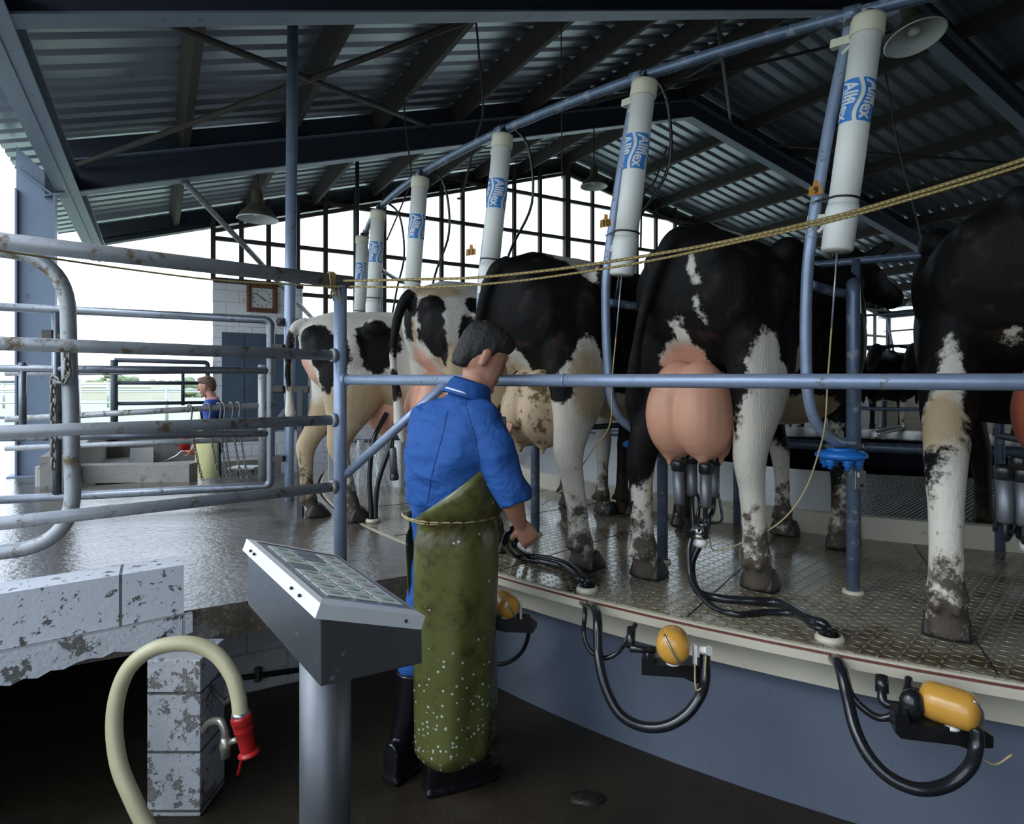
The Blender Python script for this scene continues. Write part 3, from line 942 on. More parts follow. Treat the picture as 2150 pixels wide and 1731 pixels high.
def chain_obj(pts, link, wire, name, label, group=None, mt='chain'):
    pts = [V(p) for p in pts]
    L = [0]
    for a, b in zip(pts, pts[1:]): L.append(L[-1]+(b-a).length)
    mb = MB(); step = link*1.45; s = 0; k = 0
    def at(d):
        for i in range(len(L)-1):
            if d <= L[i+1]: return pts[i].lerp(pts[i+1], (d-L[i])/(L[i+1]-L[i]+1e-9))
        return pts[-1]
    while s+step < L[-1]+step*.5:
        a = at(s); b = at(min(s+step, L[-1])); d = (b-a).normalized(); c = (a+b)/2
        u, v = frame_from(d)
        if k % 2: u, v = v, u
        hl, hw = link*.95, link*.42
        path = []
        for q in range(14):
            th = 2*pi*q/14
            path.append(c+d*hl*math.copysign(abs(cos(th))**.8, cos(th))+u*hw*math.copysign(abs(sin(th))**.8, sin(th)))
        mb.tube(path, wire, 6, closed=True); s += step; k += 1
    o = mb.build(name, M[mt]); setp(o, label, 'chain', group); return o
chain_obj([W(115, 720, 2.55), W(140, 735, 2.53), W(143, 790, 2.53), W(130, 808, 2.55), W(112, 792, 2.57), W(112, 850, 2.57), W(113, 985, 2.57)], .026, .0058, 'chain', 'heavy galvanised chain hanging from the latch of the hooped gate, far left')

# dark tubular gate hung on the tall pipe column
g2 = thing('yard_gate', V((-1.80, 4.58, DECK+.1)), 'dark worn steel tube gate hinged on the tall pipe column', 'gate')
GR = V((-1.792, 4.60, 0)); GL = V((-3.5, 4.17, 0)); GDv = (GL-GR)
def gz(p, z): return V((p.x, p.y, z))
mb = MB(); mb.tube(fillet([gz(GR+GDv*1.3, 2.09), gz(GR, 2.03), gz(GR, .80), gz(GR+GDv*1.3, .76)], .05), .029, 16); mb.build('frame', M['gate_steel'], g2)
for z0, z1 in ((1.655, 1.66), (1.19, 1.19)):
    rail_in(g2, gz(GR, z0), gz(GR+GDv*1.3, z1), .026, 'gate_steel')
pm = GR+GDv*.765
for f, y0 in ((.745, 0), (.785, .02)):
    q = GR+GDv*f; rail_in(g2, gz(q, .80), gz(q, 2.045), .029, 'gate_steel', 'upright')
q = GR+GDv*.90; rail_in(g2, gz(q, 1.2), gz(q, 1.7), .022, 'gate_steel', 'upright')
for z in (1.83, 1.52, 1.0):
    mb = MB(); mb.box(gz(GR, z)+V((.05, .01, 0)), (.09, .06, .045), None, .004); mb.build('hinge', M['rust_rod'], g2)

CP = V((-1.675, 4.66, 0))
tc = thing('tall_pipe_column', gz(CP, DECK), 'tall grey pipe column rising from the deck to the roof beside the clock', 'column')
mb = MB(); mb.tube([gz(CP, DECK), gz(CP, DECK+.55), gz(CP+V((.0, 0, 0)), 1.42), gz(CP, 1.50), gz(CP+V((.028, 0, 0)), zroof(CP.dot(GD))-.03)], [.034, .034, .034, .041, .041], 20); mb.build('pipe', M['pipe'], tc)
for z in (2.02, 1.515):
    mb = MB(); mb.box(gz(CP, z)+V((-.055, -.02, 0)), (.05, .05, .06), None, .004); mb.lathe([(.018, 0), (.018, .03)], gz(CP, z)+V((-.055, -.05, 0)), V((0,-1,0)), 10)
    mb.box(gz(CP, z)+V((.09, -.02, 0)), (.13, .03, .05), None, .004)
    mb.build('clamp', M['rust_rod'], tc)
mb = MB(); mb.tube([gz(CP, 1.36)+V((-.03,0,0)), gz(CP, 1.15)+V((-.18, -.03, 0))], .018, 10); mb.build('brace', M['pipe_dirty'], tc)
# slim hanger pipe beyond
mb = MB(); q = W(750, 500, 8.2); mb.tube([V((q.x, q.y, 2.9)), V((q.x, q.y, zroof(V((q.x, q.y, 0)).dot(GD))-.25))], .027, 10)
o = mb.build('hanger_pipe', M['beam_dark']); setp(o, 'slim dark pipe dropping from the roof behind the first white cylinders', 'pipe')

# rail fence at the end of the deck, hung with hooks and chains
f3 = thing('chain_rack_fence', GP(552, 1006), 'weathered pipe fence at the end of the deck with chains hooked over its rail', 'fence')
RP = GP(552, 1006); LP = GP(128, 1020)
rail_in(f3, RP, RP+V((0,0,1.06)), .042, 'pipe_dirty', 'post')
rail_in(f3, LP, LP+V((0,0,1.02)), .045, 'pipe_dirty', 'post')
for z0, z1, r in ((1.69, 1.66, .026), (1.365, 1.28, .026), (1.055, 1.02, .024)):
    a_, b_ = V((RP.x, RP.y, z0)), V((LP.x, LP.y, z1)); a2 = a_+(a_-b_)*.02
    rail_in(f3, a_, b_+(b_-a_)*.25, r, 'pipe_dirty')
mb = MB(); mb.box(LP+V((-.02,0,.09)), (.24, .24, .19), None, .02); mb.build('footing', M['concrete_block'], f3)
hooks = [(393, 425), (432, 461), (455, 478), (464, 487), (482, 508), (497, 521)]
random.seed(5)
f_at = lambda px: (px-552)/(128-552)
for i, (x0, x1) in enumerate(hooks):
    u = f_at(x0); base = V((RP.x, RP.y, 1.365)).lerp(V((LP.x, LP.y, 1.28)), u)
    hk = thing('hook_chain', base+V((0, -.03, -.8)), ['leftmost hooked chain on the deck-end rail', 'second hooked chain, in front of the yellow apron\'s left half', 'third hooked chain, over the middle of the yellow apron', 'fourth hooked chain, close beside the third', 'fifth hooked chain, at the apron\'s right edge', 'rightmost hooked chain, in front of the white stool'][i], 'chain', 'chains hooked over the deck-end rail')
    mb = MB(); P = [base+V((-.03, 0.01, -.03)), base+V((-.02, -.0, .035)), base+V((.015, -.03, .036)), base+V((.03, -.03, 0)), base+V((.022, -.03, -.10))]
    mb.tube(catmull(P, 6), .0075, 8); mb.build('hook', M['chain'], hk)
    s = base+V((.022, -.03, -.10)); e = W(x1, 1008, s.y-.02)
    tmp = chain_obj([s, s.lerp(e, .33)+V((-.01,0,-.01)), s.lerp(e, .66)+V((-.008, 0, -.01)), e], .021, .0042, 'links', '')
    for key in ('label', 'category', 'group'):
        if key in tmp: del tmp[key]
    tmp.location = V(tmp.location)-ORG[hk.name]; tmp.parent = hk

# black-painted yard frame beyond the lower bay
yf = thing('yard_hurdle', W(240, 900, 9.3), 'slim dark rectangular pipe frame out in the yard beyond the deck', 'gate')
FA, FB = W(240, 814, 9.2), W(436, 814, 9.9)
def fz(q, z): return V((q.x, q.y, z))
rail_in(yf, fz(FA, .68), fz(FA, 1.94), .05, 'beam_dark', 'post')
mb = MB(); mb.tube(fillet([fz(FA, 1.94), fz(FB, 1.93), fz(FB, 1.1)], .05), .035, 12); mb.build('frame', M['beam_dark'], yf)
for z in (1.60, 1.29): rail_in(yf, fz(FA, z), fz(FB, z), .028, 'beam_dark')
rail_in(yf, fz(FA.lerp(FB, .72), 1.25), fz(FA.lerp(FB, .72), 1.80), .026, 'beam_dark', 'upright')
yg = fence_line(B(-5.2, 13.2, .68), B(-1.2, 13.2, .68), (.35, .95), .03, 4, 'yard_rail_fence', 'pale pipe rails along the far side of the concrete yard', 'galv_bright', ph=1.0)

# extinguisher-like red canister and stool in the lower bay
def lathe_thing(name, base, parts, label, cat):
    t = thing(name, base, label, cat)
    for nm, prof, mt in parts:
        mb = MB(); mb.lathe(prof, base); mb.build(nm, M[mt], t)
    return t
lathe_thing('drench_drum', W(388, 946, 8.9)-V((0,0,0)), [('body', [(.05, 0), (.07, .02), (.07, .20), (.045, .26)], 'red_paint'), ('cap', [(.035, .26), (.035, .30)], 'white_plastic')], 'small red canister on the ledge left of the far worker', 'canister')
st = thing('white_stool', W(515, 1010, 8.6), 'small white metal stool behind the hooked chains', 'stool')
sb = V(st.location)
sb = V((sb.x, sb.y, -.0)); 
mb = MB(); mb.box(sb+V((0,0,.42)), (.36, .30, .03), None, .008); mb.build('seat', M['lead_white'], st)
for sx_ in (-1, 1):
    for sy_ in (-1, 1):
        mb = MB(); mb.tube([sb+V((sx_*.14, sy_*.11, .42)), sb+V((sx_*.22, sy_*.16, 0))], .016, 8); mb.build('leg', M['beam_dark'], st)
mb = MB(); mb.box(sb+V((0,0,.16)), (.36, .24, .02), None, .005); mb.build('step', M['lead_white'], st)

# two ropes along the front
def rope(pts, r, label, nm='rope'):
    o = (lambda mb: mb.tube(catmull(pts, 10), r, 8).build(nm, M['rope']))(MB()); return setp(o, label, 'rope')
def lineY(px):      # depth of the fence-side rope at pixel column px
    a = V((-.83, 2.98)); b = V((1.75, 1.30)); u = (px-HX)/FX
    d = b-a; t = (u*a.y-a.x)/(d.x-u*d.y); return a.y+d.y*t
rope([W(px, py, lineY(px)) for px, py in ((722, 590), (870, 587), (1000, 583), (1150, 568), (1290, 548), (1500, 512), (1740, 458), (1920, 407), (2120, 345), (2290, 285))], .0058, 'upper yellow rope stretched from the corner post across the cows to the top right')
rope([W(px, py, lineY(px)-.02) for px, py in ((735, 602), (900, 603), (1050, 594), (1200, 575), (1380, 545), (1560, 506), (1740, 466), (1920, 416), (2120, 356), (2290, 297))], .0045, 'lower thinner yellow rope running close under the upper one')
o = rope([W(720, 603, 2.95), W(600, 597, 2.9), W(450, 588, 2.8), W(250, 563, 2.6), W(30, 531, 2.3), W(-150, 505, 2.1)], .0042, 'pale rope continuing left from the corner post below the top rail')

# ------------------------------------------------------------------ the rotary's pipe rings
rt = thing('overhead_ring_rail', ring(5.61, A0, 2.93), 'blue-grey overhead pipe ring that curves above the cows and carries the white cylinders', 'rail')
mb = MB(); mb.tube([ring(5.61, 2*pi*k/164, 2.933) for k in range(164)], .0235, 14, closed=True); mb.build('pipe', M['pipe_blue'], rt)
for k in range(-1, 9):
    a = A0-STALL*k
    mb = MB(); mb.lathe([(.031, -.03), (.031, .03)], ring(5.61, a, 2.933), V((-sin(a), cos(a), 0)), 14); mb.build('joint_sleeve', M['pipe_blue'], rt)
it = thing('inner_ring_rail', ring(4.26, A0, 2.25), 'blue painted inner pipe ring at head height beyond the cows', 'rail')
mb = MB(); mb.tube([ring(4.26, 2*pi*k/123, 2.245) for k in range(123)], .022, 12, closed=True); mb.build('upper_pipe', M['pipe_blue'], it)
mb = MB(); mb.tube([ring(3.95, 2*pi*k/123, 1.17) for k in range(123)], .03, 12, closed=True); mb.build('lower_pipe', M['pipe_blue'], it)

# stall post frames: one, then copies turned about the centre
def stall():
    a = A0
    base = ring(5.345, a, DECK)
    t = thing('stall_frame', base, 'blue-grey stall frame', 'stall frame')
    rad = V((-cos(a), -sin(a), 0)); tg = V((-sin(a), cos(a), 0))
    # outer pipe carrying the cylinder
    top = ring(5.61, a, 2.925)
    P = [top, W(1742, 260, 2.352), W(1703, 500, 2.37), W(1693, 620, 2.39), W(1692, 740, 2.41), W(1697, 830, 2.42), W(1714, 888, 2.44), W(1752, 925, 2.48), base+V((0,0,.62))]
    P = [P[0]]+P[1:]
    mb = MB(); mb.tube(catmull(P, 6), .0215, 16); mb.build('cylinder_pipe', M['pipe'], t)
    inn = rad*.62
    mb = MB(); mb.tube(fillet([base, base+V((0,0,1.285)), base+V((0,0,1.285))+rad*.12, base+rad*1.08+V((0,0,1.20))], .07), .026, 16); mb.build('post', M['pipe_blue'], t)
    mb = MB(); q = W(1700, 598, 2.385); mb.tube(catmull([q, W(1745, 612, 2.50), W(1788, 628, 2.66), W(1792, 700, 2.72), W(1788, 900, 2.74)], 6), .020, 12); mb.build('divider_arm', M['pipe_blue'], t)
    mb = MB(); mb.lathe([(.042, 0), (.040, .012), (.028, .014)], base, V((0,0,1)), 18); mb.build('foot_collar', M['cream_paint'], t)
    q = ring(4.27, a, DECK); mb = MB(); mb.tube([q, q+V((0,0,1.57))], .023, 12); mb.build('inner_post', M['pipe_blue'], t)
    mb = MB(); mb.tube([base+V((0,0,.60)), q+V((0,0,.60))], .018, 10); mb.build('divider_rail', M['beam_dark'], t)
    # weld bead at the ring
    mb = MB(); mb.lathe([(.030, -.012), (.026, .012)], top-V((0,0,.03)), V((0,0,1)), 14); mb.build('weld', M['rust_rod'], t)
    return t
def text_mesh(s, size, depth=.001, bold=0.0, fine=0.0):
    cu = bpy.data.curves.new('txt', 'FONT'); cu.body = s; cu.size = size; cu.extrude = depth; cu.offset = bold
    cu.align_x = 'CENTER'; cu.align_y = 'CENTER'; cu.resolution_u = 3
    o = bpy.data.objects.new('txt', cu); COL.objects.link(o)
    dg = bpy.context.evaluated_depsgraph_get(); dg.update()
    me = bpy.data.meshes.new_from_object(o.evaluated_get(dg), depsgraph=dg)
    bpy.data.objects.remove(o); bpy.data.curves.remove(cu)
    if fine:
        bm = bmesh.new(); bm.from_mesh(me)
        bmesh.ops.triangulate(bm, faces=bm.faces)
        for _ in range(3):
            bmesh.ops.subdivide_edges(bm, edges=[e for e in bm.edges if e.calc_length() > fine], cuts=1)
            bmesh.ops.triangulate(bm, faces=bm.faces)
        bm.to_mesh(me); bm.free()
    return me
CYL0, CYL1 = W(1758, 522, 2.30), W(1822, 55, 2.27)     # bottom and top of cylinder 0
def cylinder():
    ax = (CYL1-CYL0).normalized(); L = (CYL1-CYL0).length
    t = thing('lift_cylinder', CYL0, 'white lift cylinder', 'cylinder')
    R = .052
    u, v = frame_from(ax, V((0, 1, 0)))
    mb = MB(); mb.lathe([(R, 0), (R, L)], CYL0, ax, 32); mb.build('tube', M['white_plastic'], t)
    mb = MB(); mb.lathe([(R*.6, L+.032), (R+.003, L+.03), (R+.006, L+.015), (R+.006, L-.035), (R+.002, L-.04)][::-1], CYL0, ax, 32); mb.build('top_cap', M['collar_plastic'], t)
    mb = MB(); mb.lathe([(R*.55, -.012), (R-.003, -.012), (R+.003, -.004), (R+.004, .10), (R+.006, .13), (R+.002, .16)], CYL0, ax, 32); mb.build('bottom_cap', M['white_plastic'], t)
    mb = MB(); mb.lathe([(.02, -.014), (R-.006, -.0135)], CYL0, ax, 24, cap=True); mb.build('end_plate', M['collar_plastic'], t)
    # brackets clamped on the pipe
    for h, pp in ((L-.035, W(1760, 65, 2.345)), (.115, W(1708, 460, 2.372))):
        c = CYL0+ax*h; d = (pp-c); d = d-ax*d.dot(ax)
        mb = MB(); mb.bar(c+d.normalized()*R*.9, c+d*1.18, .030, .032, ax, .003)
        mb.bar(c+d.normalized()*R*.9-ax*.02, c+d*.75-ax*.05, .02, .012, ax, .002)
        mb.build('bracket', M['collar_plastic'], t)
    mb = MB(); c = CYL0+ax*.18; d = (W(1706, 445, 2.372)-c); d = d-ax*d.dot(ax); dn = d.normalized(); sd = ax.cross(dn)
    pts = [c+dn*(R+.004)*cos(q)+sd*(R+.004)*sin(q) for q in [radians(z) for z in range(-130, 131, 20)]]
    mb.tube([c+d*1.25]+[c+dn*((R+.004)*cos(q))+sd*((R+.004)*sin(q)) for q in [radians(z) for z in range(50, 311, 20)]]+[c+d*1.25], .004, 6); mb.build('cable_tie', M['black'], t)
    # air nipple
    mb = MB(); mb.lathe([(.018, L+.03), (.018, L+.055), (.012, L+.06)], CYL0, ax, 12); mb.build('air_nipple', M['black'], t)
    # sticker: wavy blue bands with the maker's lettering, wrapped round the tube
    h1, h0 = L*.745, L*.555          # top and bottom of the printed zone
    Rs = R+.0012
    tc_ = (V((0,0,0))-CYL0); tc_ = (tc_-ax*tc_.dot(ax)).normalized(); tl = ax.cross(tc_)   # towards the walkway
    def at(th, h, rr): return CYL0+ax*h+(tc_*cos(th)+tl*sin(th))*rr
    per = 2*pi/4; wv = lambda s: .20*math.sin((s-.05)*2*pi*.95); OFF = .785
    mb = MB(); N = 22
    for b in range(4):
        c = b*per+OFF
        vs = []; fs = []
        for i in range(N+1):
            s = i/N; h = h1+(h0-h1)*s
            for k in range(7):
                th = c+wv(s)+(k/6-.5)*per*.82
                vs.append(at(th, h, Rs))
        for i in range(N):
            for k in range(6): fs.append((i*7+k, i*7+k+1, (i+1)*7+k+1, (i+1)*7+k))
        mb.add(vs, fs, True)
    stk = mb.build('sticker', M['blue_sticker'], t, fix=False)
    me = text_mesh('Allflex', .072, .0, .0019, .008)
    lim = max(abs(q.co.x) for q in me.vertices); ylo = min(q.co.y for q in me.vertices); yhi = max(q.co.y for q in me.vertices)
    mb = MB()
    for b in range(4):
        c = b*per+OFF
        vs = []
        for q in me.vertices:
            s = (q.co.x/lim*.5*.93+.5)                       # reads downward
            th = c+wv(s)+((q.co.y-ylo)/(yhi-ylo)-.5)*per*.64
            vs.append(at(th, h1+(h0-h1)*s, Rs+.0012))
        mb.add(vs, [tuple(p.vertices) for p in me.polygons], False)
    mb.build('lettering', M['white_print'], stk, fix=False)
    return t
sf0 = stall(); cy0 = cylinder()
frames, cyls = {}, {}
ordn = {-1: 'just beyond the right edge', 0: 'nearest, with tag 9', 1: 'second from the right, with tag 10', 2: 'third from the right, behind the worker\'s head', 3: 'fourth from the right, beside the white spotted cow', 4: 'fifth, behind the entering cow', 5: 'sixth, far behind the entering cow', 6: 'seventh, small and far behind the others'}
for k in [0, 1, 2, 3, 4, 5, 6, 7] + [-1] + list(range(15, 27)):
    if k == 0: o = sf0
    else: o = copy_tree(sf0); turned(o, -STALL*k)
    frames[k] = o; o['group'] = 'stall frames round the rotary platform'
    if k in ordn: o['label'] = 'curved pipe stall frame of the rotary, '+ordn[k]
    else: o['label'] = 'dim stall frame on the far part of the rotary'; o['group'] = 'far stall frames'
lab = {0: 'white lift cylinder nearest the camera, top right, its cord hanging beside the black cow', 1: 'white lift cylinder second from the right, between the two black cows', 2: 'white lift cylinder third from the right, behind the black cow at the worker', 3: 'white lift cylinder fourth from the right, behind the spotted cow', 4: 'white lift cylinder fifth from the right, over the entering cow\'s back', 5: 'white lift cylinder sixth from the right, leftmost with a readable sticker', 6: 'small far white cylinder seen low between the fifth and fourth'}
for k in range(0, 7):
    if k == 0: o = cy0
    else: o = copy_tree(cy0); turned(o, -STALL*k)
    o['label'] = lab[k]; o['group'] = 'white lift cylinders on the stall frames'; cyls[k] = o
# air hoses looping from ring to cylinder
def rot(p, k):
    return CEN+Matrix.Rotation(-STALL*k, 3, 'Z') @ (V(p)-CEN)
for k, lb in ((1, 'black air hose curving down behind the second cylinder'), (2, 'black air hose curving down behind the third cylinder'), (3, 'black air hose curving down behind the fourth cylinder'), (4, 'thin black air hose beside the fifth cylinder')):
    P = [CYL1+V((0, 0, .06)), CYL1+V((.03, .05, .10)), CYL1+V((.11, .12, .0)), CYL1+V((.12, .16, -.3)), CYL0+V((.06, .20, .25)), CYL0+V((-.02, .22, -.05)), CYL0+V((-.03, .30, -.3))]
    mb = MB(); mb.tube(catmull([rot(p, k) for p in P], 6), .008, 8); setp(mb.build('air_hose', M['hose_black']), lb, 'hose')
# rods and cords below the cylinders
end3 = W(1510, 1150, 2.62)
def cord(k, pts, lb):
    top = rot(CYL0, k)
    t = thing('lift_twine', top-V((0,0,.02)), lb, 'cord')
    n = (V(pts[0])-top)
    mb = MB(); mb.tube([top, top+n*.6], .0035, 8); mb.build('steel_rod', M['galv_bright'], t)
    mb = MB(); mb.tube(catmull([top+n*.6]+list(pts), 8), .0032, 7); mb.build('twine', M['cord'], t)
cord(0, [W(1738, 800, 2.34), W(1733, 885, 2.36), W(1722, 940, 2.40), W(1690, 1030, 2.45), W(1640, 1095, 2.52), W(1570, 1135, 2.58), W(1502, 1157, 2.66), W(1490, 1130, 2.68)], 'rod and twine hanging from the nearest cylinder and slanting to the milking cluster')
cord(1, [W(1285, 800, 2.82), W(1281, 890, 2.84), W(1245, 945, 2.88), W(1190, 1020, 2.92), W(1136, 1062, 2.95)], 'rod and twine hanging from the second cylinder and slanting behind the worker\'s hand')
# number tags
for k, s, (px, py) in ((0, '9', (1713, 398)), (1, '10', (1272, 467)), (2, '11', (989, 528))):
    y = {0: 2.335, 1: 2.70, 2: 3.17}[k]
    c = W(px, py, y)
    t = thing('number_tag', c-V((0,0,.03)), {0: 'orange ear tag numbered 9 tied on the nearest stall pipe', 1: 'orange ear tag numbered 10 tied on the second stall pipe', 2: 'orange numbered ear tag tied on the third stall pipe'}[k], 'tag', 'number tags on the stall pipes')
    mb = MB(); mb.extrude([c+V((x, 0, z)) for x, z in ((-.026, -.024), (.024, -.016), (.024, .014), (.010, .016), (.009, .034), (-.006, .036), (-.008, .014), (-.024, .010))], V((0, .003, 0))); mb.build('plate', M['tag'], t)
    me = text_mesh(s, .036, .0006, .0008); mb = MB()
    mb.add([c+V((q.co.x, -.0015+q.co.z*-1, q.co.y-.004)) for q in me.vertices], [tuple(p.vertices) for p in me.polygons], False); mb.build('number', M['black_print'], t, fix=False)

# ------------------------------------------------------------------ lamps
def lamp(c, R, label, tilt=V((0,0,1)), rod=.5):
    "c: centre of the rim"
    ax = V(tilt).normalized()
    t = thing('bell_lamp', c, label, 'lamp', 'enamel bell lamps under the roof')
    mb = MB(); mb.lathe([(R, 0), (R*.98, R*.14), (R*.80, R*.38), (R*.50, R*.66), (R*.30, R*.90), (R*.26, R*1.45), (R*.16, R*1.6), (.02, R*1.62)], c, ax, 36, cap=False); o = mb.build('shade', M['shade_green'], t, fix=False)
    mb = MB(); mb.lathe([(R*.985, .004), (R*.76, R*.36), (R*.46, R*.62), (R*.2, R*.74), (.01, R*.75)], c, ax, 36, cap=False); mb.build('reflector', M['lead_white'], t, fix=False)
    mb = MB(); mb.lathe([(R*1.0, 0), (R*1.03, .006), (R*1.0, .012)], c, ax, 36, cap=False); mb.build('rim', M['lead_white'], t)
    mb = MB(); mb.lathe([(.01, R*.16), (R*.17, R*.22), (R*.21, R*.34), (R*.13, R*.5), (R*.09, R*.58)], c, ax, 16); mb.build('bulb', M['white_plastic'], t)
    mb = MB(); mb.tube([c+ax*R*1.5, c+ax*R*1.9, c+ax*R*1.9+V((0,0,rod))], .010, 8); mb.build('hanger', M['rust_rod'], t)
lamp(W(541, 462, 6.6), .205, 'bell lamp above the clock, left of the tall pipe column', rod=.10)
lamp(W(1247, 393, 9.3), .20, 'bell lamp below the roof ridge in front of the gable window', rod=.5)
lamp(W(1922, 82, 4.6), .20, 'large tilted bell lamp at the top right beside the nearest white cylinder', V((-.08, .22, 1)), rod=.5)
lamp(W(1928, 640, 12.0), .20, 'tiny far bell lamp seen between the two right-hand cows', rod=.5)
# ropes and wires dangling from the roof
for pts, r, lb in (
    ([W(998, 30, 5.0), W(1006, 120, 5.0), W(1014, 235, 5.0), W(996, 300, 5.0), W(972, 405, 5.0), W(960, 418, 5.0)], .009, 'dark rope with an end hook dangling from the roof above the spotted cow'),
    ([W(846, 180, 6.2), W(852, 270, 6.2), W(863, 370, 6.2), W(848, 420, 6.2), W(812, 505, 6.2)], .008, 'dark rope dangling beside the ring rail near the fourth cylinder'),
    ([W(1178, 20, 5.4), W(1179, 200, 5.4), W(1180, 375, 5.4)], .006, 'thin vertical wire hanging from the roof toward the window apex'),
    ([W(1400, 310, 5.5), W(1375, 380, 5.3), W(1350, 415, 5.1), W(1345, 520, 4.9)], .008, 'dark cable slanting down behind the second cylinder'),
    ([W(1860, 160, 5.5), W(1885, 300, 5.4), W(1915, 420, 5.3), W(1940, 520, 5.2), W(1958, 600, 5.2)], .008, 'dark cable hanging in the gloom right of the nearest cylinder')):
    mb = MB(); mb.tube(catmull(pts, 6), r, 7); setp(mb.build('hanging_rope', M['rust_rod']), lb, 'rope')

# ------------------------------------------------------------------ blue manifolds and silver bracket on the stall posts
def manifold():
    base = ring(5.345, A0, DECK); c = base+V((-.065, -.03, .575))
    t = thing('pulse_manifold', c-V((0,0,.05)), 'bright blue round plastic manifold with nipples under it', 'manifold', 'blue manifolds on the stall posts')
    mb = MB(); mb.lathe([(.05, .020), (.085, .016), (.098, .004), (.098, -.006), (.085, -.014), (.05, -.022), (.01, -.022)], c, V((0,0,1)), 36); mb.build('plate', M['blue_plastic'], t)
    mb = MB(); mb.lathe([(.055, .0), (.055, .026), (.048, .030)], c, V((0,0,1)), 20); mb.build('lid', M['blue_plastic'], t)
    for k in range(6):
        a = k*pi/3+.4; q = c+V((cos(a)*.062, sin(a)*.062, 0))
        mb = MB(); mb.lathe([(.018, -.016), (.022, -.024), (.014, -.028), (.019, -.036), (.010, -.042), (.010, -.055)], q, V((0,0,1)), 12); mb.build('nipple', M['blue_plastic'], t)
    mb = MB(); mb.bar(c+V((-.05, 0, .035)), c+V((.09, .03, .035)), .05, .016, V((0,0,1)), .003); mb.build('bracket', M['steel'], t)
    return t
m0 = manifold(); m0['label'] = 'bright blue manifold on the right stall post, left of the far right cow'
m1 = copy_tree(m0); turned(m1, -STALL); m1['label'] = 'bright blue manifold half hidden left of the big pink udder'
m1.location = V(m1.location)+V((-.03, 0, .0))
t = thing('silver_catch', W(1806, 1030, 2.48), 'small silver catch plate bolted to the right stall post', 'bracket')
mb = MB(); c = W(1804, 1008, 2.495); mb.box(c, (.045, .02, .075), None, .003); mb.build('plate', M['steel'], t)
mb = MB(); mb.box(c+V((0, -.012, .02)), (.02, .012, .02), None, .002); mb.box(c+V((0,0,.05)), (.022, .02, .02), None, .002); mb.build('latch', M['steel'], t)
mb = MB(); mb.lathe([(.006, 0), (.006, .01)], c+V((0, -.01, -.02)), V((0,-1,0)), 8); mb.build('bolt', M['black'], t)
mb = MB(); mb.tube(catmull([W(1835, 912, 2.6), W(1860, 905, 2.72), W(1895, 898, 2.9)], 5), .013, 10); setp(mb.build('short_steel_handle', M['steel']), 'short pale metal arm sticking out right of the right stall post', 'handle')

# ------------------------------------------------------------------ milking cluster parts
def cup(mb_s, mb_b, top, bot):
    ax = (bot-top).normalized(); L = (bot-top).length
    mb_b.lathe([(.020, -.012), (.027, -.008), (.029, .0), (.029, .028), (.024, .034)], top, ax, 18)
    mb_s.lathe([(.0235, .03), (.0235, L-.012), (.019, L)], top, ax, 20)
def cluster(claw, tops, label, fr=.52):
    t = thing('milking_cluster', claw-V((0,0,.06)), label, 'milking cluster')
    mb = MB(); mb.lathe([(.026, -.045), (.032, -.03), (.030, -.012)], claw, V((0,0,1)), 20); mb.build('milk_bowl', M['white_plastic'], t)
    mb = MB(); mb.lathe([(.030, -.012), (.038, -.006), (.038, .006), (.030, .014)], claw, V((0,0,1)), 20); mb.build('band', M['brass'], t)
    mb = MB(); mb.lathe([(.036, .012), (.040, .02), (.030, .040), (.012, .046)], claw, V((0,0,1)), 20); mb.build('claw_top', M['steel'], t)
    for i, tp in enumerate(tops):
        tp = V(tp)
        bot = tp+(claw-tp).normalized()*.02+V((0,0,-.165)); bot = tp+(bot-tp).normalized()*.175
        s, b = MB(), MB(); cup(s, b, tp, bot)
        so = s.build('teat_cup', M['steel_dull'], t); bo = b.build('mouthpiece', M['black'], so)
        ax = (bot-tp).normalized()
        out = V((tp.x-claw.x, tp.y-claw.y, 0)); out = out.normalized() if out.length > .01 else V((1,0,0))
        mb = MB(); mb.tube(catmull([bot-ax*.01, bot+ax*.05, claw+out*.085+V((0,0,.06)), claw+out*.07+V((0,0,.012)), claw+out*.02+V((0,0,.02))], 6), .0105, 9); mb.build('short_milk_tube', M['hose_black'], t)
        mb = MB(); so2 = out.cross(V((0,0,1)))*.02
        mb.tube(catmull([bot-ax*.02+so2, bot+ax*.03+so2*1.6, claw+out*.12+so2*2+V((0,0,.05)), claw+out*.05+so2+V((0,0,.045))], 6), .006, 8); mb.build('air_tube', M['hose_black'], t)
    return t
claw3 = W(1470, 1125, 2.62)
cluster(claw3, [W(1424, 972, 2.56), W(1452, 958, 2.72), W(1482, 978, 2.54), W(1500, 962, 2.72)], 'milking cluster with silver cups attached under the big pink udder')
def hose(pts, r, label, nm='milk_hose', n=10):
    mb = MB(); mb.tube(catmull(pts, n), r, 12); o = mb.build(nm, M['hose_black']); return setp(o, label, 'hose')
H0 = GP(1742, 1346); H1 = GP(1233, 1242); H3 = GP(783, 1096)
def onp(px, py, h): return GP(px, py, DECK+h)
hose([claw3+V((0, 0, -.03)), W(1452, 1185, 2.60), onp(1462, 1238, .02), onp(1505, 1256, .019), onp(1575, 1262, .019), onp(1640, 1268, .022), onp(1700, 1300, .05), H0+V((-.01, 0, .045)), H0+V((.0, 0, -.03))], .0165, 'thick black milk hose snaking from the middle cow\'s cluster over the platform')
hose([W(1452, 1128, 2.60), W(1446, 1160, 2.58), W(1452, 1215, 2.54), onp(1490, 1270, .012), onp(1545, 1290, .012), onp(1610, 1286, .012), onp(1670, 1290, .02), onp(1715, 1318, .05), H0+V((.02, .01, .03)), H0+V((.02, .01, -.03))], .0115, 'thinner black pulse hose looping beside the thick milk hose')
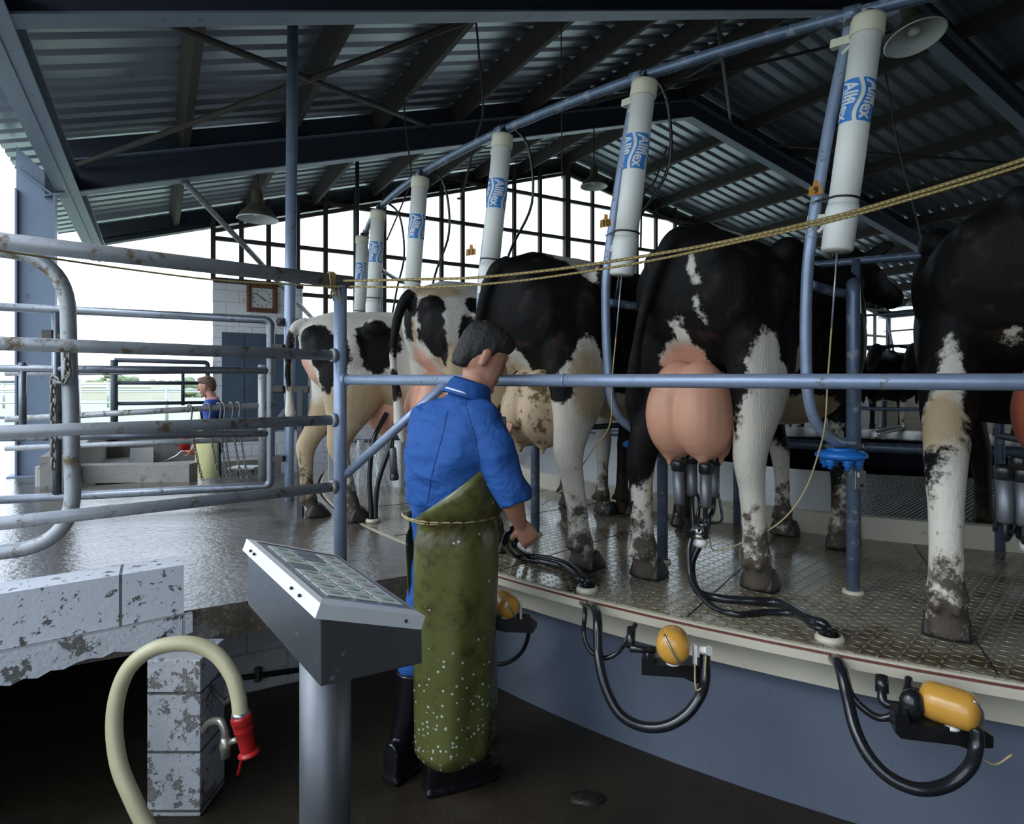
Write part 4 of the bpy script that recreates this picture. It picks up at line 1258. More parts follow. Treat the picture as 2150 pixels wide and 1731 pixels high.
hose([W(1078, 1112, 2.56), W(1066, 1120, 2.60), W(1062, 1145, 2.66), onp(1085, 1168, .02), onp(1130, 1178, .018), onp(1180, 1190, .02), onp(1215, 1215, .045), H1+V((-.01, 0, .04)), H1+V((0, 0, -.03))], .0155, 'black milk hose bent beside the worker\'s hand and running to the second floor hole')
hose([W(1098, 1118, 2.55), W(1084, 1134, 2.6), W(1082, 1150, 2.64), onp(1110, 1166, .02), onp(1160, 1174, .02), onp(1205, 1190, .035), onp(1230, 1216, .05), H1+V((.02, .01, .03)), H1+V((.02, .01, -.03))], .0125, 'second black hose hugging the one beside the worker\'s hand')
# pair standing up by the corner post
hose([H3+V((-.012, 0, -.03)), H3+V((-.014, 0, .12)), W(776, 1000, 3.9), W(783, 930, 3.9), W(800, 890, 3.95), W(812, 868, 3.98)], .0155, 'left one of two black hoses rising from the floor behind the corner post')
hose([H3+V((.02, 0, -.03)), H3+V((.018, 0, .10)), W(795, 1010, 3.9), W(818, 940, 3.9), W(832, 885, 3.95), W(842, 850, 3.98)], .0155, 'right one of two black hoses rising from the floor behind the corner post')
for p, lb in ((H0, 'cream collar round the floor hole near the right'), (H1, 'cream collar round the floor hole beside the worker'), (H3, 'cream collar round the floor hole behind the corner post')):
    mb = MB(); mb.lathe([(.033, 0), (.046, 0), (.046, .012), (.040, .022), (.034, .022)], V((p.x, p.y, DECK)), V((0,0,1)), 24, cap=False)
    setp(mb.build('hose_collar', M['cream_paint']), lb, 'collar', 'hose collars in the platform')
# spare cup hanging behind the diagonal brace
t = thing('spare_teat_cup', W(828, 1003, 3.9), 'single silver teat cup hanging upside down left of the worker', 'teat cup')
s, b = MB(), MB(); cup(s, b, W(828, 1005, 3.9), W(824, 940, 3.9)); s.build('shell', M['steel_dull'], t); b.build('mouthpiece', M['black'], t)
mb = MB(); mb.tube(catmull([W(824, 942, 3.9), W(826, 905, 3.92), W(838, 870, 3.96)], 6), .011, 8); mb.build('tube', M['hose_black'], t)

# ------------------------------------------------------------------ gear under the platform edge
def undergear(k, dx=0.0, label='', lab2=''):
    pass
def can_set(pc, ax, r, L, bracket, label, blabel):
    c = V(pc); ax = V(ax).normalized()
    t = thing('milk_sight_can', c-V((0,0,r)), label, 'canister', 'amber canisters under the platform edge')
    mb = MB(); prof = [(r*.35, -L/2-r*.42), (r*.75, -L/2-r*.28), (r*.97, -L/2), (r, -L/2+.02), (r, L/2-.02), (r*.97, L/2), (r*.78, L/2+r*.26), (r*.4, L/2+r*.42), (.004, L/2+r*.45)]
    mb.lathe(prof, c, ax, 32); mb.build('body', M['yellow_can'], t)
    mb = MB(); u = V((0,0,1))-ax*ax.z; u.normalize(); w_ = ax.cross(u)
    u2 = (u*.85+w_*.5).normalized()
    mb.tube([c+ax*(L/2+r*.47*math.sqrt(max(0, 1-(q/1.02)**2))+.003)+u2*r*q for q in [x/8 for x in range(-8, 9)]], .0035, 6); mb.build('wire_clip', M['steel'], t)
    mb = MB(); mb.lathe([(r*.42, 0), (r*.42, .012), (.004, .018)], c-V((0,0,r*.93))+ax*L*.05, V((0,0,-1)), 20); mb.build('drain_cap', M['white_plastic'], t)
    mb = MB(); mb.lathe([(r*.4, L/2+r*.2), (r*.4, L/2+r*.9)], c, -ax, 14); mb.build('neck', M['black'], t)
    return t
rd = lambda ang: V((cos(ang), sin(ang), 0))
a1_ = A0-STALL*.62-.01
can_set(W(1413, 1354, 2.02), V((-.25, -.96, .02)), .053, .07, None, 'round amber canister under the platform edge in the middle', '')
can_set(W(1992, 1482, 1.76), V((.72, -.69, -.02)), .053, .10, None, 'amber canister under the platform edge at the lower right', '')
can_set(W(1062, 1268, 2.62), V((.3, -.93, .0)), .048, .10, None, 'dim amber canister under the platform edge just right of the apron', '')
def bracket(pts_px, y, d, label):
    t = thing('black_channel', W(*pts_px[0], y), label, 'bracket', 'black channels under the canisters')
    mb = MB(); mb.extrude([W(px, py, y) for px, py in pts_px], d); mb.build('channel', M['black'], t)
    return t
b = bracket([(1347, 1384), (1372, 1384), (1374, 1398), (1440, 1398), (1492, 1402), (1492, 1432), (1460, 1436), (1435, 1424), (1347, 1418)], 2.03, V((.02, .06, 0)), 'black channel under the middle canister')
mb = MB(); mb.tube([W(1322, 1362, 2.05), W(1350, 1364, 2.05), W(1375, 1365, 2.05)], .012, 10); mb.tube([W(1326, 1318, 2.10), W(1323, 1360, 2.06)], .015, 10); mb.tube([W(1360, 1365, 2.05), W(1360, 1392, 2.05)], .010, 8); mb.build('elbow_pipe', M['hose_black'], b)
mb = MB(); mb.bar(W(1459, 1355, 2.0), W(1459, 1395, 2.0), .010, .016, V((0,1,0))); mb.build('catch', M['white_plastic'], b)
mb = MB(); mb.lathe([(.014, 0), (.012, .022), (.016, .03)], W(1474, 1366, 2.0), V((.5,-.8,.3)), 14); mb.build('white_plug', M['white_plastic'], b)
mb = MB(); mb.tube(catmull([W(1459, 1395, 1.99), W(1460, 1440, 1.99), W(1466, 1450, 1.99), W(1478, 1430, 1.99), W(1483, 1365, 1.99)], 6), .003, 6); mb.build('yellow_string', M['cord'], b)
b = bracket([(1880, 1500), (1905, 1500), (1912, 1522), (2020, 1530), (2040, 1520), (2062, 1532), (2086, 1548), (2086, 1572), (2062, 1572), (2050, 1580), (2010, 1566), (1892, 1552), (1880, 1540)], 1.74, V((.02, .06, 0)), 'black channel under the lower right canister')
mb = MB(); mb.tube(fillet([W(1851, 1418, 1.86), W(1852, 1478, 1.82), W(1890, 1484, 1.80), W(1925, 1486, 1.79)], .02), .013, 10); mb.tube([W(1851, 1418, 1.86), W(1852, 1455, 1.84)], .018, 12); mb.ball(W(1915, 1480, 1.78), (.035, .03, .045)); mb.build('elbow_pipe', M['hose_black'], b)
mb = MB(); mb.tube(catmull([W(2045, 1560, 1.70), W(2060, 1590, 1.70), W(2090, 1606, 1.70), W(2125, 1585, 1.70)], 6), .0028, 6); mb.build('string', M['cord'], b)
b = bracket([(1030, 1290), (1075, 1298), (1095, 1300), (1120, 1318), (1118, 1330), (1060, 1328), (1030, 1320)], 2.66, V((.02, .06, 0)), 'black channel in the dark right of the apron')
mb = MB(); mb.tube([W(1092, 1255, 2.62), W(1094, 1300, 2.62)], .006, 8); mb.build('catch', M['white_plastic'], b)
# drooping hoses below
hose([V((H1.x, H1.y, .63)), W(1253, 1290, 2.26), W(1256, 1370, 2.18), W(1270, 1440, 2.12), W(1300, 1498, 2.07), W(1345, 1525, 2.03), W(1395, 1526, 2.0), W(1440, 1502, 1.99), W(1470, 1462, 2.0), W(1480, 1425, 2.0), W(1480, 1370, 2.03)], .0170, 'thick black hose drooping in a big loop under the middle canister')
hose([V((H1.x-.03, H1.y+.01, .63)), W(1228, 1278, 2.28), W(1226, 1330, 2.24), W(1238, 1365, 2.22), W(1265, 1382, 2.20), W(1295, 1372, 2.19), W(1318, 1340, 2.18), W(1335, 1310, 2.20)], .0085, 'thin black hose in a small loop under the platform edge')
hose([V((H0.x, H0.y, .63)), W(1762, 1398, 1.93), W(1778, 1460, 1.86), W(1795, 1530, 1.80), W(1825, 1590, 1.75), W(1870, 1635, 1.71), W(1930, 1658, 1.68), W(1990, 1648, 1.67), W(2035, 1612, 1.67), W(2050, 1570, 1.69), W(2050, 1530, 1.70)], .0175, 'thick black hose drooping in a big loop at the lower right')
hose([V((H0.x+.02, H0.y, .63)), W(1770, 1400, 1.93), W(1785, 1455, 1.88), W(1815, 1490, 1.85), W(1850, 1508, 1.83), W(1885, 1495, 1.81), W(1902, 1460, 1.81), W(1908, 1425, 1.85)], .011, 'thinner black hose looping left of the lower right canister')
hose([W(1020, 1392, 2.95), W(1060, 1394, 2.9), W(1095, 1370, 2.85), W(1110, 1330, 2.8), W(1108, 1290, 2.8)], .0095, 'faint black hose loop in the dark right of the apron')
# grate in the pit floor
mb = MB(); mb.ball(V((.28, 2.30, .0)), (.07, .045, .022), 12, 8)
for i, p in enumerate(mb.v): mb.v[i] = p+V((0,0,1))*noise.noise(p*60)*.012
setp(mb.build('muck_clod', M['hoof']), 'small dark clod of muck on the pit floor against the grey wall', 'clod')

# ------------------------------------------------------------------ cream hose with red hydrant
mb = MB()
P = [V((-.98, 1.93, -.02)), W(300, 1712, 1.98), W(268, 1655, 2.0), W(243, 1570, 2.03), W(243, 1480, 2.06), W(270, 1405, 2.08), W(325, 1362, 2.10), W(395, 1352, 2.12), W(450, 1372, 2.13), W(485, 1415, 2.12), W(500, 1460, 2.11), W(505, 1500, 2.10)]
P[0] = V((P[2].x+.34, P[2].y-.10, .028)); P[1] = V((P[2].x+.13, P[2].y-.03, .06)); P.insert(0, V((P[0].x+.35, P[0].y-.12, .028))); P.insert(0, V((P[0].x+.3, P[0].y+.15, .028)))
t = thing('wash_hose', V((P[0].x, P[0].y, 0)), 'thick cream hose arching over the flaking pier down to the red nozzle', 'hose')
mb = MB(); mb.tube(catmull(P, 10), .0255, 20); mb.build('hose', M['hose_cream'], t)
mb = MB(); a_ = W(505, 1494, 2.10); mb.lathe([(.028, 0), (.030, .012), (.026, .018)], a_, V((.05, 0, -1)), 20); mb.build('clamp', M['steel'], t)
t = thing('red_nozzle', W(518, 1580, 2.10), 'red hose nozzle hanging at the end of the cream hose', 'nozzle')
ax = (W(522, 1578, 2.10)-W(506, 1502, 2.10)).normalized(); a_ = W(506, 1502, 2.10)
mb = MB(); mb.lathe([(.033, 0), (.035, .006), (.034, .03), (.030, .034), (.033, .040), (.030, .046), (.033, .052), (.028, .058), (.026, .115), (.024, .125)], a_, ax, 24); mb.build('body', M['red_paint'], t)
mb = MB(); mb.lathe([(.025, .122), (.036, .130), (.036, .136), (.02, .138)], a_, ax, 24); mb.build('lip', M['red_paint'], t)
t = thing('ball_valve', W(470, 1580, 2.14), 'old metal tap with elbow pipe and red lever beside the flaking pier', 'valve')
mb = MB(); mb.tube(catmull([W(428, 1535, 2.22), W(440, 1518, 2.2), W(462, 1515, 2.17), W(472, 1535, 2.16), W(474, 1560, 2.16)], 8), .013, 12)
mb.lathe([(.017, 0), (.017, .02), (.020, .025), (.020, .04), (.016, .045), (.016, .07)], W(474, 1548, 2.16), V((0,0,-1)), 14); mb.tube([W(480, 1560, 2.16), W(500, 1553, 2.15)], .011, 10); mb.build('body', M['brass'], t)
mb = MB(); mb.tube(catmull([W(500, 1553, 2.13), W(508, 1570, 2.12), W(510, 1585, 2.12), W(500, 1628, 2.12)], 6), .007, 8, flat=.5); mb.build('lever', M['red_paint'], t)
t = thing('bent_bracket', W(430, 1460, 2.35), 'bent rusty strap bracket sticking out right of the flaking pier', 'bracket')
mb = MB(); mb.tube([W(428, 1448, 2.3), W(440, 1444, 2.28), W(472, 1478, 2.25), W(498, 1455, 2.2)], .006, 8, flat=2.0); mb.build('strap', M['rust_rod'], t)
t = thing('wall_pipe', B(.3, 3.33, .30), 'black pipe clipped along the white wall below the deck', 'pipe')
pz = lambda px, py: (lambda u: (lambda g: B(g, 3.33, CAMZ-(py-HY)*(g*GD.y+3.33*AD.y)/FX))( (3.33*AD.y*u-3.33*AD.x)/(GD.x-u*GD.y) ))((px-HX)/FX)
mb = MB(); mb.tube([pz(418, 1436), pz(660, 1403)], .014, 12); mb.build('pipe', M['black'], t)
mb = MB(); q = pz(541, 1417); mb.box(q, (.03, .03, .07), None, .004); mb.build('clip', M['rust_rod'], t)

# ------------------------------------------------------------------ keypad console on its post
A_, D_, C_ = V((-.717, 1.68, 1.114)), V((-.403, 1.30, 1.074)), V((-.205, 1.46, .985))
u_ = (D_-A_); w_ = (C_-D_); w_ = w_-u_.normalized()*w_.dot(u_.normalized()); C_ = D_+w_; B_ = A_+w_
nrm = u_.cross(w_).normalized()
if nrm.z < 0: nrm = -nrm
con = thing('keypad_console', V(((A_.x+C_.x)/2, (A_.y+C_.y)/2, 0)), 'stainless steel keypad console with sloping top on a round post', 'console')
zb = .905
def down(p, z=zb): return V((p.x, p.y, z))
ins = .004
mb = MB(); q = [A_, D_, C_, B_]
bt = [down(A_, .94), down(D_, .90), down(C_, .875), down(B_, .925)]
mb.add([p-nrm*.004 for p in q]+bt, [(0, 1, 2, 3), (7, 6, 5, 4), (0, 4, 5, 1), (1, 5, 6, 2), (2, 6, 7, 3), (3, 7, 4, 0)], False)
casing = mb.build('casing', M['steel_mirror'], con)
bv = casing.modifiers.new('b', 'BEVEL'); bv.width = .005; bv.segments = 3
cen = (A_+B_+C_+D_)/4
def ringface(outer, inner, low):
    mb = MB(); n = 4
    vs = outer+inner+low
    fs = []
    for k in range(n):
        k2 = (k+1) % n
        fs.append((k, k2, n+k2, n+k)); fs.append((2*n+k, 2*n+k2, k2, k))
    fs.append((2*n, 2*n+3, 2*n+2, 2*n+1))
    return mb.add(vs, fs, False)
ex = [p+(p-cen).normalized()*.006 for p in q]
outer = [p+nrm*.004 for p in ex]; inner = [cen+(p-cen)*.90+nrm*.007 for p in q]; low = [p-nrm*.028 for p in ex]
ringface(outer, inner, low).build('lid_rim', M['lead_white'], con)
mb = MB(); mb.add([cen+(p-cen)*.905+nrm*.0055 for p in q], [(0, 1, 2, 3)], False); mb.build('keypad', M['galv_bright'], con, fix=False)
eu, ew = (D_-A_), (B_-A_)
tl = cen-(eu+ew)*.45
keycols = [(.45, .50, .44), (.50, .40, .38), (.44, .50, .40), (.48, .46, .38)]
M['key_grey'] = plain('key_face', (.62, .65, .62), .5, 0, .05, 8)
M['key_dark'] = plain('key_gap', (.22, .24, .25), .5, 0, .05, 8)
M['key_green'] = plain('green_key_mark', (.28, .40, .24), .5, 0, .05, 8)
M['key_red'] = plain('red_key_mark', (.42, .27, .24), .5, 0, .05, 8)
M['key_olive'] = plain('olive_key_mark', (.34, .34, .24), .5, 0, .05, 8)
blank = {(2, 0), (1, 1), (0, 1) }
for r_ in range(8):
    for c_ in range(3):
        uu = .06+r_*.112; ww = .10+c_*.29
        if (r_, c_) in {(3, 0), (0, 1), (1, 1)}:
            mt = 'key_dark'
        else: mt = 'key_grey'
        o_ = tl+eu*.90*uu+ew*.90*ww+nrm*.0065
        du, dw_ = eu*.90*.098, ew*.90*.26
        mb = MB(); mb.extrude([o_, o_+du, o_+du+dw_, o_+dw_], nrm*.0015); kk = mb.build('key', M[mt], con)
        if mt == 'key_grey':
            cc_ = o_+du*.45+dw_*.5+nrm*.002
            col = ['key_green', 'key_red', 'key_olive', 'key_olive', 'key_green'][(r_*2+c_*3) % 5]
            mb = MB(); ud, wd = du.normalized(), dw_.normalized()
            poly = [cc_+ud*cos(a)*.008+wd*sin(a)*.018 for a in [2*pi*z/14 for z in range(14)]]
            mb.extrude(poly, nrm*.0006); mb.build('key_mark', M[col], kk)
for p, d in ((A_.lerp(D_, .12), 0), (A_.lerp(D_, .18), 0), (A_.lerp(D_, .72), 0), (A_.lerp(D_, .82), 0), (D_.lerp(C_, .82), 1)):
    out = (u_.cross(nrm)).normalized() if not d else u_.normalized()
    if not d and out.dot(cen-p) > 0: out = -out
    mb = MB(); mb.ball(p+out*.007-nrm*.012, .004, 8, 6); mb.build('screw', M['black'], con)
pc_ = V(((A_.x+C_.x)/2-.01, (A_.y+C_.y)/2, 0))
mb = MB(); mb.tube([V((pc_.x, pc_.y, 0)), V((pc_.x, pc_.y, .93))], .063, 32); mb.build('post', M['steel_dull'], con)
mb = MB(); mb.lathe([(.11, 0), (.11, .012), (.066, .016)], V((pc_.x, pc_.y, 0)), V((0,0,1)), 28); mb.build('foot', M['steel_dull'], con)

# ------------------------------------------------------------------ water spraying from the udder wash
mb = MB(); random.seed(9)
for k in range(130):
    p = W(random.uniform(745, 800), random.uniform(905, 935), random.uniform(4.15, 4.5))
    d = V((random.uniform(-.5, .75), random.uniform(-.2, .2), -1)).normalized()
    l = random.uniform(.05, .3); s0 = random.uniform(.0, .30)
    mb.tube([p+d*s0, p+d*(s0+l)], .0014, 4)
n = NT('water_streak'); n.set((.75, .8, .85), .1, 0, .8); n.b.inputs['Transmission Weight'].default_value = .5; M['water'] = n.m
o = mb.build('water_spray', M['water'], fix=False); setp(o, 'fine spray of water under the entering cow\'s udder', 'water', kind='stuff')
# white splash sheet behind the spray
t = thing('splash_sheet', W(760, 1040, 4.75), 'pale plastic splash sheet hanging low behind the water spray', 'sheet')
mb = MB(); y = 5.3
vs = []; fs = []
nx = 20
for i in range(nx+1):
    x = 690+(850-690)*i/nx
    yy = y+.05*math.sin(i*1.3)+.03*math.sin(i*2.9)
    for j in range(6): vs.append(W(x, 925+(1046-925)*j/5, yy))
for i in range(nx):
    for j in range(5): fs.append((i*6+j, i*6+j+1, (i+1)*6+j+1, (i+1)*6+j))
mb.add(vs, fs, True); sh = mb.build('sheet', M['lead_white'], t, fix=False)
sm = sh.modifiers.new('t', 'SOLIDIFY'); sm.thickness = .004
mb = MB(); mb.tube([W(690, 926, y), W(850, 926, y)], .015, 8); mb.build('rail', M['beam_dark'], t)
# two dark posts standing behind the entering cow
for px, lb in ((631, 'slim black post standing behind the entering cow\'s hind legs'),):
    q = GP(px, 1085); mb = MB(); mb.box(q+V((0,0,.42)), (.035, .035, .84)); setp(mb.build('slim_post', M['beam_dark']), lb, 'post')
# coat maps: blobs in each cow's own frame (x forward, y left, z up, metres)
COW3 = [
 ('w', (-.02, -.22, .34), (.30, .13, .44)), ('w', (.05, -.28, .68), (.20, .14, .20)), ('w', (-.03, -.29, .93), (.075, .10, .15)), ('w', (.03, -.30, .84), (.10, .10, .12)),
 ('b', (-.10, -.13, .76), (.06, .07, .17)),
 ('w', (-.08, .05, .96), (.11, .10, .10)), ('w', (-.12, .03, 1.10), (.07, .035, .10)), ('p', (-.10, .04, .93), (.2, .16, .14)),
 ('w', (-.0, .20, .22), (.25, .16, .30)), ('b', (-.12, .27, .40), (.06, .08, .20)), ('t', (-.0, .16, .40), (.2, .12, .22)),
 ('w', (.70, -.12, .62), (.42, .35, .22)), ('t', (.70, -.20, .70), (.40, .25, .20)), ('b', (.40, -.34, .92), (.14, .09, .10)), ('w', (.33, -.33, .93), (.08, .10, .12)), ('b', (.30, -.35, .92), (.045, .08, .05)),
 ('w', (.34, 0, 1.59), (.36, .07, .075)),
 ('w', (-.22, -.05, 1.34), (.016, .013, .030)), ('w', (-.21, -.078, 1.28), (.014, .013, .02)), ('w', (-.20, -.07, 1.18), (.014, .012, .034)), ('w', (-.19, -.09, 1.11), (.014, .010, .02)),
 ('w', (1.09, .10, .24), (.22, .14, .30)), ('w', (.95, -.25, .26), (.2, .14, .26)), ('w', (1.3, 0, .22), (.22, .4, .22)), ('b', (1.04, -.23, .40), (.07, .09, .26)), ('b', (1.3, .1, .45), (.1, .2, .2))]
COW2 = [
 ('w', (-.05, -.27, .36), (.30, .17, .46)), ('w', (.02, -.30, .74), (.22, .16, .24)), ('w', (.05, -.32, .93), (.10, .12, .16)), ('w', (.12, -.33, .82), (.14, .14, .16)),
 ('b', (-.12, -.24, .84), (.10, .09, .07)),
 ('w', (-.08, .03, .98), (.10, .07, .15)), ('w', (-.10, .12, .88), (.08, .10, .16)), ('t', (-.10, .10, .85), (.15, .2, .2)),
 ('w', (.60, -.10, .62), (.45, .36, .22)), ('t', (.55, -.10, .66), (.45, .25, .16)), ('t', (.04, -.31, .86), (.14, .14, .24)),
 ('w', (.42, 0, 1.53), (.34, .10, .08)), ('w', (.22, -.20, 1.40), (.07, .06, .07)), ('w', (.26, -.12, 1.44), (.12, .10, .06)),
 ('t', (0, .2, .3), (.2, .15, .25)), ('w', (0, .24, .2), (.12, .10, .14)),
 ('w', (1.25, -.15, .45), (.2, .14, .5)), ('t', (1.25, -.15, .55), (.2, .2, .3))]
COW1 = [
 ('b', (-.28, .07, 1.22), (.10, .09, .20)), ('b', (-.26, .02, 1.33), (.08, .09, .10)), ('b', (-.20, -.14, 1.30), (.10, .10, .11)), ('b', (-.17, -.15, 1.18), (.085, .085, .17)), ('b', (-.14, -.18, 1.06), (.05, .05, .11)),
 ('b', (-.22, -.06, 1.13), (.04, .035, .09)), ('b', (-.01, -.28, 1.17), (.060, .10, .10)), ('b', (-.01, -.28, 1.06), (.045, .10, .09)), ('b', (.08, -.24, 1.33), (.07, .10, .07)),
 ('b', (-.30, .09, .86), (.07, .07, .10)), ('b', (-.17, -.12, .93), (.04, .035, .10)),
 ('t', (-.22, .0, 1.16), (.05, .05, .14)), ('p', (-.16, .03, .95), (.14, .14, .18)), ('t', (-.05, -.2, 1.00), (.25, .15, .18)), ('t', (-.1, -.1, 1.42), (.22, .2, .07)), ('t', (.2, -.25, 1.25), (.25, .2, .2)),
 ('b', (.7, -.3, 1.1), (.25, .3, .3)), ('t', (.0, .0, .4), (.3, .4, .3))]
COW0 = [
 ('b', (-.14, -.14, 1.15), (.14, .10, .10)), ('b', (-.03, -.22, 1.05), (.13, .10, .14)), ('b', (-.05, -.21, .93), (.055, .07, .12)), ('b', (.24, -.27, 1.10), (.11, .12, .17)), ('b', (.17, -.24, 1.17), (.06, .10, .10)), ('b', (.33, -.24, 1.16), (.08, .10, .12)),
 ('b', (-.28, -.04, 1.10), (.06, .06, .12)), ('b', (-.27, -.06, .93), (.05, .035, .09)), ('t', (.20, -.20, .76), (.45, .25, .22)), ('t', (-.1, .1, .60), (.3, .2, .22)), ('t', (.0, -.1, .55), (.35, .2, .35)), ('p', (-.13, -.03, .95), (.12, .16, .22)), ('t', (-.15, .1, .3), (.3, .2, .3)),
 ('b', (.9, -.3, 1.0), (.25, .3, .3))]
COW4 = [
 ('w', (-.33, .16, .25), (.22, .15, .42)), ('w', (-.27, .22, .62), (.12, .075, .28)), ('t', (-.27, .22, .66), (.16, .12, .26)), ('w', (-.20, .20, .90), (.07, .04, .2)), ('b', (-.16, .11, .60), (.08, .06, .16)), ('w', (-.10, .02, .86), (.05, .04, .22)), ('t', (-.10, .02, .8), (.1, .1, .3)), ('w', (0, -.22, .2), (.2, .15, .3)), ('t', (-.1, .2, .35), (.08, .1, .12))]
# ================================================================== cows
def cow_parts(feet, H=1.50, neck=None, headdir=None, tail='down', fat=1.0, voxel=.0135, simple=False):
    """cow in its own frame: x forward, y left, z up, hind hooves around x=0.
    feet: dict of hoof xy for hl, hr, fl, fr"""
    k = H/1.44
    mb = MB()
    secs = [(-.205, 1.22, .06, .08), (-.185, 1.19, .15, .14), (-.13, 1.155, .215, .215), (-.02, 1.12, .25, .285), (.13, 1.10, .272, .32), (.28, 1.085, .285, .345),
            (.48, 1.055, .29, .37), (.70, 1.025, .335, .40), (.92, 1.01, .35, .415), (1.12, 1.03, .32, .395), (1.28, 1.07, .27, .355), (1.44, 1.12, .215, .29), (1.56, 1.17, .15, .20), (1.62, 1.19, .08, .12)]
    rings = []
    for x, z, ry, rz in secs:
        R = []
        n = 32
        for q in range(n):
            a = 2*pi*q/n; c, s = cos(a), sin(a)
            yy = math.copysign(abs(c)**.86, c)*ry*fat
            zz = math.copysign(abs(s)**.86, s)*rz
            if s > 0 and x < .6: yy *= 1-.34*max(0, s)**2.2         # roof-like rump
            if s > .0 and x > .6: yy *= 1-.22*max(0, s)**2
            if s < -.1 and x < .35: zz *= .86
            R.append(V((x, yy, z+zz)))
        rings.append(R)
    mb.rings(rings)
    # bones under the skin: hooks, pins, tail head, spine, shoulder
    for s in (-1, 1):
        mb.ball((.26, s*.225*fat, 1.325), (.085, .065, .065))
        mb.ball((-.135, s*.115, 1.265), (.075, .06, .065))
        mb.ball((1.22, s*.21, 1.13), (.16, .10, .27))
        mb.ball((.10, s*.245*fat, 1.13), (.11, .05, .14))
    mb.tube([(-.17, 0, 1.35), (.0, 0, 1.405), (.4, 0, 1.425), (.9, 0, 1.42), (1.25, 0, 1.43)], [.035, .04, .04, .04, .05], 10)
    mb.ball((1.5, 0, .86), (.12, .13, .15))
    # legs
    def leg(secs, side, foot):
        ox, oy = foot[0]-secs[-1][0], foot[1]-side*secs[-1][1]
        R = []
        for x, y, z, rx, ry in secs:
            f = max(0, min(1, (1.05-z)/.85)); f = f*f*(3-2*f)
            c = V((x+ox*f, side*y+oy*f, z))
            R.append([c+V((rx*cos(2*pi*q/18), ry*sin(2*pi*q/18), 0)) for q in range(18)])
        mb.rings(R)
        return c
    hind = [(.10, .12, 1.22, .20, .08), (.12, .155, 1.10, .245, .11), (.13, .175, .98, .245, .12), (.12, .185, .87, .215, .112), (.09, .190, .77, .180, .098), (.045, .195, .68, .138, .082), (-.005, .195, .60, .100, .068), (-.04, .195, .53, .082, .060), (-.045, .195, .47, .068, .054),
            (-.03, .195, .40, .054, .048), (-.012, .195, .28, .047, .045), (0, .195, .18, .050, .048), (.008, .195, .135, .062, .060), (.020, .195, .105, .050, .052), (.030, .195, .085, .055, .056), (.035, .195, .05, .058, .058), (.035, .195, .01, .058, .058)]
    fore = [(1.24, .17, 1.05, .13, .08), (1.22, .19, .85, .10, .075), (1.22, .19, .70, .078, .06), (1.235, .185, .55, .058, .05), (1.245, .18, .45, .058, .052), (1.25, .18, .40, .050, .046), (1.25, .18, .30, .038, .037), (1.25, .18, .18, .040, .039), (1.25, .18, .135, .052, .050), (1.258, .18, .105, .042, .044), (1.268, .18, .08, .048, .048), (1.272, .18, .05, .050, .052), (1.272, .18, .01, .050, .052)]
    for kx, sec, side in (('hl', hind, 1), ('hr', hind, -1), ('fl', fore, 1), ('fr', fore, -1)):
        f = feet[kx]; leg(sec, side, (f[0]/k, f[1]/k))
        # dewclaws and the cleft of the hoof
        x, y = f[0]/k, f[1]/k
        for s in (-1, 1):
            mb.ball((x-.075, y+s*.028, .112), (.020, .016, .024), 8, 6)
    # neck and head
    nk = neck or [(1.42, 0, 1.17), (1.72, 0, 1.28), (1.98, 0, 1.40)]
    rr = [(.17, .27), (.115, .20), (.10, .155)]
    R = []
    for (x, y, z), (a, b) in zip(nk, rr):
        R.append([V((x, y, z))+V((0, a*cos(2*pi*q/20), b*sin(2*pi*q/20))) for q in range(20)])
    mb.rings(R)
    hd = V(headdir or (.75, 0, -.55)).normalized(); hp = V(nk[-1])
    side = hd.cross(V((0,0,1))).normalized(); upv = side.cross(hd).normalized()
    def sec(d, w, h, dz=0): return (hp+hd*d+upv*dz, side*w, upv*h)
    mb.loft([sec(-.12, .07, .10), sec(-.05, .11, .13, .01), sec(.06, .115, .13, .0), sec(.16, .105, .115, -.01), sec(.28, .08, .09, -.02), sec(.38, .07, .075, -.025), sec(.44, .074, .068, -.03), sec(.48, .05, .045, -.03)], 20, 2.3)
    for s in (-1, 1):
        e = hp+side*s*.10+upv*.05-hd*.04
        mb.loft([(e, hd*.02, upv*.03), (e+side*s*.06+upv*.02, hd*.018, upv*.05), (e+side*s*.12+upv*.035-hd*.01, hd*.016, upv*.055), (e+side*s*.18+upv*.04-hd*.02, hd*.012, upv*.035), (e+side*s*.205+upv*.04-hd*.02, hd*.006, upv*.01)], 12)
        mb.ball(hp+hd*.11+side*s*.098+upv*.035, .024, 10, 6)
        mb.ball(hp+hd*.445+side*s*.035-upv*.02, (.022, .02, .018), 8, 6)
    # tail
    if tail == 'down': tp = [(-.16, 0, 1.37), (-.23, 0, 1.33), (-.262, .0, 1.22), (-.265, .0, 1.05), (-.255, .01, .90), (-.25, .015, .75), (-.245, .02, .60), (-.24, .02, .50)]
    else: tp = tail
    tr = [.034, .034, .030, .024, .022, .030, .040, .012]
    pts = catmull(tp, 4); m = len(pts)
    mb.tube(pts, [tr[min(len(tr)-1, int(i/(m-1)*(len(tr)-1)))]*(1-(i/(m-1)*(len(tr)-1) % 1))+tr[min(len(tr)-1, int(i/(m-1)*(len(tr)-1))+1)]*(i/(m-1)*(len(tr)-1) % 1) for i in range(m)], 10)
    for i, p in enumerate(mb.v): mb.v[i] = V(p)*k
    return remeshed(mb, voxel, 5, .5), k

